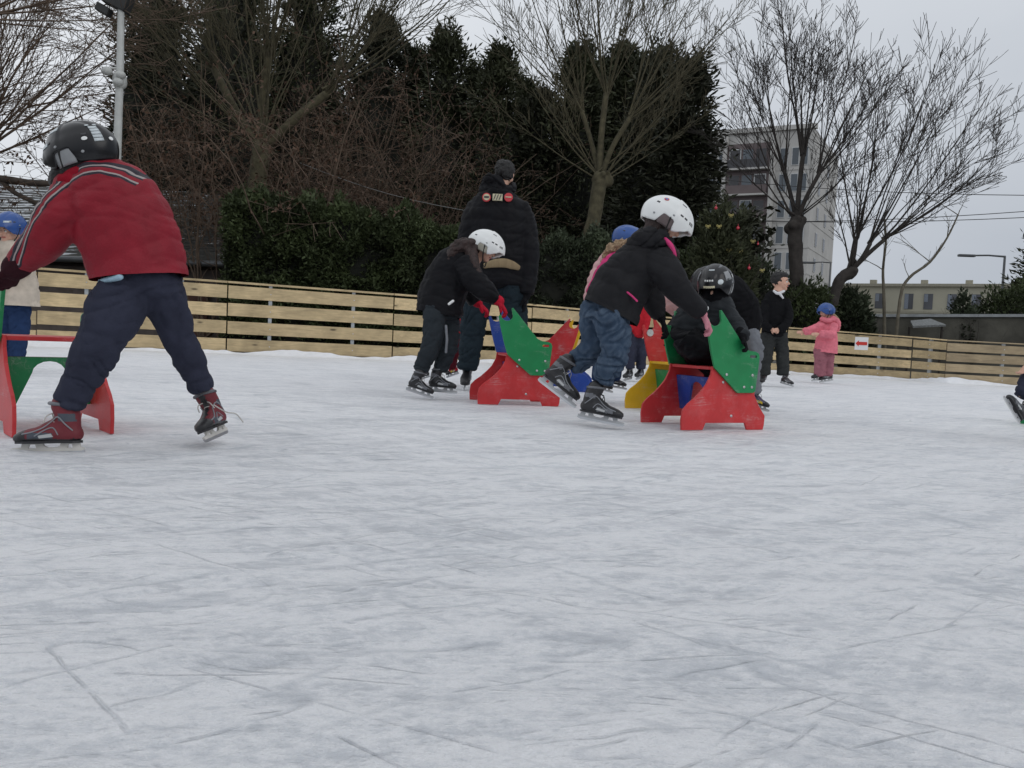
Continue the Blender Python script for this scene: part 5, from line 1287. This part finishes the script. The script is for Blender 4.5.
denim2 = jeans; blackcloth2 = fabric('charcoal_black_nylon', (.017,.017,.019), .6)
jeans_girl()
# ---- girl in pink behind
def pink_girl():
    g = Fig('girl in pink jacket and blue helmet mostly hidden behind the tall girl', 6.9, 618); P = g.p
    torso = [(600,308,18,.0,.12), (602,290,17,.0,.13), (609,272,17,.0,.13), (619,256,14,.0,.11), (626,250,10,.0,.09)]
    a = [(624,262,11,-.05), (640,282,10,-.08), (652,298,9.5,-.08), (668,304,8,-.05), (678,311,7,.0)]
    a2 = [(618,264,11,.12), (626,285,10,.20), (640,305,8,.22)]
    l1 = [(600,305,16,-.04), (602,330,14,-.04), (604,352,11,0), (600,380,9,.05)]; l2 = [(610,305,16,.1), (614,330,14,.1), (612,352,11,.12), (612,380,9,.15)]
    jk = MB(); g.tubes(jk, [torso, a, a2]); 
    cloth('jacket', jk, palepink, g.root, .01, .008, 9, None, (P(606,300), (P(622,256)-P(606,300)).normalized(), .07, .008), seed=15)
    hp = MB(); hp.tube([P(590,292,-.10), P(600,276,-.14), P(611,262,-.15), P(622,254,-.12)], [.035,.055,.07,.05], 12, sub=3); hp.tube([P(592,296,-.05), P(600,293,-.10), P(612,290,-.13)], .028, 10, sub=3); hp.tube([P(648,291,-.10), P(655,297,-.12)], [.05,.055], 12)
    cloth('pink_yoke', hp, hotpink, g.root, .009, .008, 12, seed=16)
    fu = MB(); fu.tube([P(604,260,-.12), P(609,251,-.15), P(616,245,-.17), P(626,243,-.16)], [.03,.04,.045,.04], 12, sub=3); cloth('fur_trim', fu, fur, g.root, .006, .014, 35)
    tr = MB(); g.tubes(tr, [l1, l2, [(604,298,17,.03,.1),(604,312,18,.03,.1)]]); cloth('jeans', tr, bluejean, g.root, .01, .006, 10, seed=17)
    f = Vx(.85,.1,-.45); u = Vx(.4,0,.9)
    hc, L = g.body(torso, [a, a2], [l1, l2], (628,242,.02), .105, f, u, hands=[(P(679,312,0), Vx(.6,.1,-.6), Vx(0,1,.2), .13, 1.2)])
    eyes(g.root, L, .105)
    h = MB(); h.ball(hc-f*.01, (.098,.082,.10), 14); h.tube([P(620,246,.0), P(610,252,.0), P(604,262,-.04)], [.05,.045,.02], 10, sub=3); cloth('hair', h, hair_k, g.root, .008, .005, 22)
    helmet(g.root, hc+u*.015, f, u, .132, bluep, bluep)
    skate(g.root, P(592,388,.05), P(612,393,.0), P(600,366,.05), 'black'); skate(g.root, P(606,386,.2), P(626,390,.16), P(613,366,.2), 'black')
pink_girl()
# ---- far skater behind the yellow aid
def far_skater():
    g = Fig('distant skater in red jacket and navy trousers behind the yellow pushing aid', 11.2, 634); P = g.p
    torso = [(636,336,9,.0,.10), (637,322,10,.0,.11), (638,308,10,.0,.11), (638,300,7,.0,.08)]
    a1 = [(644,308,4.5,-.05), (647,320,4,-.08), (644,330,3.6,-.1)]; a2 = [(631,308,4.5,-.05), (628,320,4,-.08), (630,330,3.6,-.1)]
    l1 = [(632,334,7,0), (630,350,6,-.03), (630,368,5,0)]; l2 = [(640,334,7,.05), (641,350,6,.02), (641,368,5,.05)]
    m = MB(); g.tubes(m, [torso, a1, a2]); cloth('jacket', m, redcloth, g.root, .012, .006, 9, seed=4)
    m = MB(); g.tubes(m, [l1, l2]); cloth('trousers', m, navy, g.root, .012, .006, 9, seed=5)
    f = Vx(-.3,-.9,-.1); u = Vx(0,0,1); hc, L = g.body(torso, [a1, a2], [l1, l2], (638,291,.0), .10, f, u, hands=[(P(644,331,-.1), Vx(0,-.3,-1), Vx(0,1,0), .13),(P(630,331,-.1), Vx(0,-.3,-1), Vx(0,1,0), .13)])
    eyes(g.root, L, .10); helmet(g.root, hc+u*.015, f, u, .13, blackp, greyp)
    skate(g.root, P(632,379,.1), P(624,381,-.1), P(630,366,.05), 'black'); skate(g.root, P(643,378,.15), P(636,380,-.05), P(641,366,.1), 'black')
far_skater()
# ---- child sitting on the aid
def seated_child():
    g = Fig('child in dark clothes and black helmet sitting on a pushing aid, facing left', 5.42, 712); P = g.p
    torso = [(712,358,22,.06,.12), (712,340,23,.05,.13), (714,320,22,.03,.13), (715,304,19,.0,.12), (715,296,12,.0,.09)]
    aR = [(724,308,11,-.05), (733,322,9.5,-.12), (740,333,8,-.20), (743,337,7,-.25)]
    aL = [(703,310,11.5,.14), (690,320,10,.22), (680,330,8.5,.20), (676,334,7,.18)]
    l1 = [(712,352,17,-.02), (696,346,16,-.04), (684,336,15,-.02), (694,352,12,.0), (714,372,9,.02), (718,384,8,.04)]
    l2 = [(712,352,17,.16), (692,340,16,.18), (676,322,16,.18), (684,340,13,.2), (706,368,9,.22), (716,384,8,.2)]
    m = MB(); g.tubes(m, [torso, aR, aL, [(692,312,15,.12,.12),(688,326,19,.12,.13),(694,340,20,.12,.13),(702,354,17,.10,.12)]]); cloth('jacket', m, dgrey, g.root, .009, .008, 9, None, (P(712,358), Vx(0,0,1), .07, .006), seed=20)
    m = MB(); g.tubes(m, [l1, l2, [(712,350,20,.06,.12),(711,360,18,.06,.12)]]); cloth('trousers', m, blacknylon, g.root, .009, .009, 9, Vx(0,0,1), seed=21)
    f = Vx(-.46,-.84,-.28); u = Vx(-.16,-.24,.95)
    hc, L = g.body(torso, [aR, aL], [l1, l2], (716,287,-.03), .112, f, u)
    bl = MB(); bl.ball(hc-u*.02, (.098,.092,.105), 16); bl.ball(hc+f*.03-u*.05, (.082,.082,.09), 14); bl.ball(hc+f*.060-u*.075, (.05,.05,.05), 12); cloth('balaclava', bl, blackcloth, g.root, .007, .003, 20)
    def deco(patch, h, Pp):
        patch(-math.pi*.10, math.pi*.10, 1.44, 1.56, 1.06, creamprint, 'brow_pad', 6); patch(math.pi*.15, math.pi*.25, 1.18, 1.42, 1.05, sticker, 'round_sticker', 6, True)
        for k in range(4): patch(math.pi*(-.09+.045*k), math.pi*(-.06+.045*k), 1.15, 1.24, 1.05, whitep, 'print_mark', 2)
        for q in (-1, 1): patch(q*math.pi*.30, q*math.pi*.44, .85, 1.30, 1.045, greyp, 'side_panel', 5); patch(q*math.pi*.52, q*math.pi*.70, .9, 1.25, 1.012, bootgrey, 'side_panel', 5)
        patch(-math.pi*.5, math.pi*.5, .28, .52, 1.02, bootgrey, 'top_band', 8)
        patch(-math.pi*.06, math.pi*.10, .60, .68, 1.05, sticker, 'stripe', 4); patch(math.pi*.52, math.pi*.55, 1.1, 1.3, 1.02, whitep, 'print_mark', 2)
    helmet(g.root, hc+u*.022, f, u, .138, blackp, greyp, deco=deco)
    glovemesh(g, P(743,338,-.26), Vx(.2,-.4,-.7), Vx(.2,.9,.2), .12, blackcloth, .028, 1.3); glovemesh(g, P(675,335,.18), Vx(-.4,-.1,-.8), Vx(.1,1,0), .13, blackcloth, .032, 1.2)
    skate(g.root, P(726,405,.04), P(702,406,-.02), P(722,380,.04), 'black'); skate(g.root, P(724,400,.24), P(702,402,.20), P(720,380,.22), 'black')
dgrey = fabric('dark_grey_nylon', (.028,.031,.035), .6)
seated_child()
# ---- person bending behind
def bent_person():
    g = Fig('person in black jacket and pale grey trousers bending over behind the seated child', 6.6, 748); P = g.p
    torso = [(748,334,14,.05,.12), (744,324,19,.05,.13), (738,308,22,.03,.14), (728,294,21,.0,.14), (718,285,16,.0,.11)]
    aR = [(722,296,12,-.08), (716,315,11,-.14), (713,332,9,-.18)]; aL = [(716,292,11,.14), (706,310,10,.22), (702,325,8,.24)]
    l1 = [(748,332,11,-.0), (756,350,8.5,-.0), (753,374,7,.03), (755,392,6.5,.05)]; l2 = [(744,334,11,.15), (746,360,8.5,.15), (742,380,7,.2), (740,392,6.5,.25)]
    m = MB(); g.tubes(m, [torso, aR, aL]); cloth('jacket', m, blackcloth, g.root, .010, .007, 8, seed=22, planes=[(P(750,338), Vx(.45,0,-.9))] and None)
    m = MB(); g.tubes(m, [l1, l2]); m2 = cloth('trousers', m, palegrey, g.root, .010, .008, 9, Vx(0,0,1), seed=23)
    f = Vx(-.85,-.2,-.6); u = Vx(-.4,0,.9); hc, L = g.body(torso, [aR, aL], [l1, l2], (708,284,.03), .11, f, u)
    eyes(g.root, L, .11); helmet(g.root, hc+u*.015, f, u, .138, blackp, greyp)
    glovemesh(g, P(713,333,-.18), Vx(-.2,0,-1), Vx(.1,1,0), .15, blackcloth, .034, 1.0); glovemesh(g, P(702,326,.24), Vx(-.2,0,-1), Vx(.1,1,0), .15, blackcloth, .034, 1.0)
    skate(g.root, P(745,405,.10), P(768,412,-.02), P(757,388,.06), 'purple'); skate(g.root, P(738,405,.32), P(758,408,.26), P(742,388,.3), 'black')
bent_person()
# ---- dark haired boy standing
def dark_boy():
    g = Fig('black haired boy in dark sweater with white collar, standing and looking right', 11.6, 774); P = g.p
    torso = [(774,336,12.5,.0,.13), (774,318,12.5,.0,.12), (775,304,13,.0,.12), (776,297,11,.0,.10), (778,292,6,.0,.07)]
    aR = [(785,301,5,-.03), (789,314,4.8,-.08), (786,325,4.4,-.16), (779,329,3.8,-.20)]; aL = [(766,301,5,-.03), (764,314,4.8,-.05), (765,325,4.4,-.14), (771,329,3.8,-.19)]
    l1 = [(768,334,7.5,-.02), (767,350,6.8,-.02), (765,366,6.2,-.02), (765,374,6,.0)]; l2 = [(780,334,7.5,.0), (782,350,6.8,.0), (783,366,6.2,.0), (783,374,6.2,.0)]
    m = MB(); g.tubes(m, [torso, aR, aL]); cloth('sweater', m, blackcloth, g.root, .010, .005, 8, seed=25, planes=[(P(775,337), Vx(0,0,-1))])
    m = MB(); g.tubes(m, [l1, l2, [(774,328,10.5,0,.1),(774,338,11,0,.1)]]); cloth('trousers', m, greytrs2, g.root, .010, .007, 9, Vx(0,0,1), seed=26)
    f = Vx(.88,-.42,.02); u = Vx(0,0,1); hc, L = g.body(torso, [aR, aL], [l1, l2], (780.5,282,.0), .128, f, u, hands=[(P(779,329,-.20), Vx(-.8,-.1,-.3), Vx(0,.3,1), .13),(P(771,329,-.19), Vx(.8,.1,-.3), Vx(0,.3,1), .13)], vox=.008)
    eyes(g.root, L, .128)
    h = MB(); h.ball(hc-f*.035+u*.04, (.108,.108,.108), 18); h.ball(hc+f*.02+u*.085, (.085,.09,.055), 14); cloth('hair', h, hair_k, g.root, .007, .006, 25)
    MB().tube([P(774,291,-.07), P(778,293.5,-.11), P(784,291,-.09)], [.016,.022,.016], 8, sub=3).tube([P(780,294,-.12), P(783,298,-.125)], [.02,.012], 8).build('collar', whitecl, g.root, True)
    skate(g.root, P(764,382,.14), P(760,386,-.12), P(765,368,.05), 'brown'); skate(g.root, P(780,383,.05), P(793,387,-.08), P(783,368,.03), 'brown')
greytrs2 = fabric('dark_grey_cloth', (.036,.038,.038)); whitecl = fabric('white_cotton', (.7,.7,.72))
dark_boy()
# ---- little girl in pink coat
def little_girl():
    g = Fig('little girl in pink coat, pink trousers and blue helmet reaching out left', 13.6, 822); P = g.p
    torso = [(825,356,12,.0,.17), (826,346,11.5,.0,.15), (827,332,10,.0,.12), (828,323,8.2,.0,.10), (829,318,4.5,.0,.07)]
    aR = [(833,325,4.8,-.08), (832,334,4.6,-.16), (824,334,4.2,-.24), (820,333,3.6,-.26)]; aL = [(823,325,5.5,-.02), (815,329,5,-.04), (807,331,4.3,-.05), (804,332,3.6,-.05)]
    l1 = [(820,350,6.5,-.03), (820,363,5.8,-.03), (819,375,5.6,0)]; l2 = [(828,350,6.5,.03), (828,363,5.8,.03), (827,375,5.6,.05)]
    m = MB(); g.tubes(m, [torso, aR, aL]); cloth('coat', m, pinkcloth, g.root, .010, .006, 9, seed=27, planes=[(P(825,352.5), Vx(-.08,0,-1))])
    m = MB(); m.tube([P(833,318,-.06), P(837,323,-.04), P(838,330,-.02)], [.05,.06,.035], 12, sub=3); m.tube([P(822,319,-.07), P(829,321,-.10), P(835,319,-.07)], [.04,.045,.04], 12, sub=3); cloth('hood', m, pinkcloth, g.root, .010, .008, 10)
    MB().tube([P(834,315,-.08), P(838,320,-.06), P(839.5,328,-.03)], [.022,.028,.018], 10, sub=3).build('fur_trim', fur, g.root, True)
    m = MB(); g.tubes(m, [l1, l2, [(824,340,8,.0,.10),(824,352,9,.0,.11)]]); cloth('trousers', m, dustypink, g.root, .010, .008, 9, Vx(0,0,1), seed=28)
    f = Vx(-.93,-.30,-.12); u = Vx(-.05,0,1); hc, L = g.body(torso, [aR, aL], [l1, l2], (825.5,312,.0), .105, f, u, hands=[(P(803.5,332,-.05), Vx(-1,-.1,-.1), Vx(0,.3,1), .13,.3),(P(818,334,-.28), Vx(-1,-.1,-.1), Vx(0,.3,1), .13,.4)], vox=.008)
    eyes(g.root, L, .105); helmet(g.root, hc+u*.02+Vx(.012,0,0), f, u, .140, bluep, bluep)
    skate(g.root, P(826,379.5,.06), P(812,381.5,-.05), P(819,368,.02), 'black'); skate(g.root, P(833,381,.1), P(820,383,-.02), P(827,368,.08), 'black')
little_girl()
# ---- child at the left edge
def beige_child():
    g = Fig('child in beige coat, blue jeans and blue helmet at the left edge', 7.6, 14); P = g.p
    torso = [(19,314,18,.0,.17), (19,295,18,.0,.16), (16,272,18,.0,.15), (12,255,17,.0,.14), (9,243,11,.0,.10)]
    aR = [(22,254,8.5,-.06), (25,268,7.5,-.14), (13,272,6.5,-.22)]; aL = [(-4,254,8.5,-.04), (-8,272,7.5,-.1), (-2,286,6.5,-.2)]
    l1 = [(19,300,11,.0), (20,322,10,.0), (18,345,8.5,.0), (16,362,8,.0)]; l2 = [(6,300,11,.03), (4,322,10,.03), (3,345,8.5,.03), (2,362,8,.03)]
    m = MB(); g.tubes(m, [torso, aR, aL]); cloth('coat', m, beige, g.root, .010, .008, 8, None, (P(20,300), Vx(0,0,1), .12, .006), seed=30, planes=[(P(22,306), Vx(0,0,-1))])
    m = MB(); g.tubes(m, [l1, l2, [(18,290,14,.0,.12),(14,308,16,.0,.13)]]); cloth('jeans', m, bluejean, g.root, .010, .007, 9, Vx(0,0,1), seed=31)
    f = Vx(-.22,-.95,-.12); u = Vx(-.03,-.08,1); hc, L = g.body(torso, [aR, aL], [l1, l2], (10,231,-.03), .118, f, u, vox=.0065)
    eyes(g.root, L, .118); 
    def deco(patch, h, Pp):
        for s in (-1, 1): patch(s*math.pi*.16, s*math.pi*.30, 1.18, 1.30, 1.045, sticker, 'sticker', 4)
    helmet(g.root, hc+u*.034-f*.012, f, u, .150, bluep, bluep, deco=deco)
    glovemesh(g, P(11,271,-.23), Vx(-.8,-.2,-.3), Vx(0,1,.3), .14, hotpink, .03, .8)
    skate(g.root, P(18,371,.1), P(12,375,-.12), P(17,352,.03), 'black'); skate(g.root, P(3,371,.1), P(-4,374,-.12), P(3,352,.03), 'black')
beige_child()
# ---- child sitting on the aid at the right edge
def edge_child():
    g = Fig('child in navy trousers on the green pushing aid at the right edge', 5.25, 1040); P = g.p
    torso = [(1072,380,21,.05,.12), (1072,360,22,.04,.13), (1070,335,21,.02,.13), (1067,318,15,.0,.10)]
    aR = [(1062,328,10,-.08), (1046,345,9,-.14), (1032,360,6.5,-.16)]; aL = [(1054,330,10,.14), (1040,350,9,.2), (1030,362,7,.2)]
    l1 = [(1060,376,15,-.08), (1040,368,14,-.10), (1034,374,11,-.12), (1026,386,9,-.16), (1022,396,8,-.18)]; l2 = [(1060,376,15,.12), (1046,368,14,.12), (1036,374,12,.12), (1036,390,10,.1), (1038,398,9,.1)]
    m = MB(); g.tubes(m, [torso, aR, aL]); cloth('jacket', m, blackcloth, g.root, .010, .007, 8, seed=33)
    m = MB(); g.tubes(m, [l1, l2]); cloth('trousers', m, navy, g.root, .010, .007, 9, seed=34)
    f = Vx(-.9,-.2,-.2); u = Vx(-.1,0,1); hc, L = g.body(torso, [aR, aL], [l1, l2], (1060,297,0), .11, f, u, hands=[(P(1030,363,-.16), Vx(-.6,-.1,-.7), Vx(0,1,.1), .13)])
    eyes(g.root, L, .11); helmet(g.root, hc+u*.015, f, u, .142, blackp, greyp)
    skate(g.root, P(1018,424,-.24), P(1003,398,-.24), P(1025,404,-.2), 'black', lacecol=lace); skate(g.root, P(1040,418,.1), P(1022,420,.05), P(1036,396,.1), 'black')
edge_child()
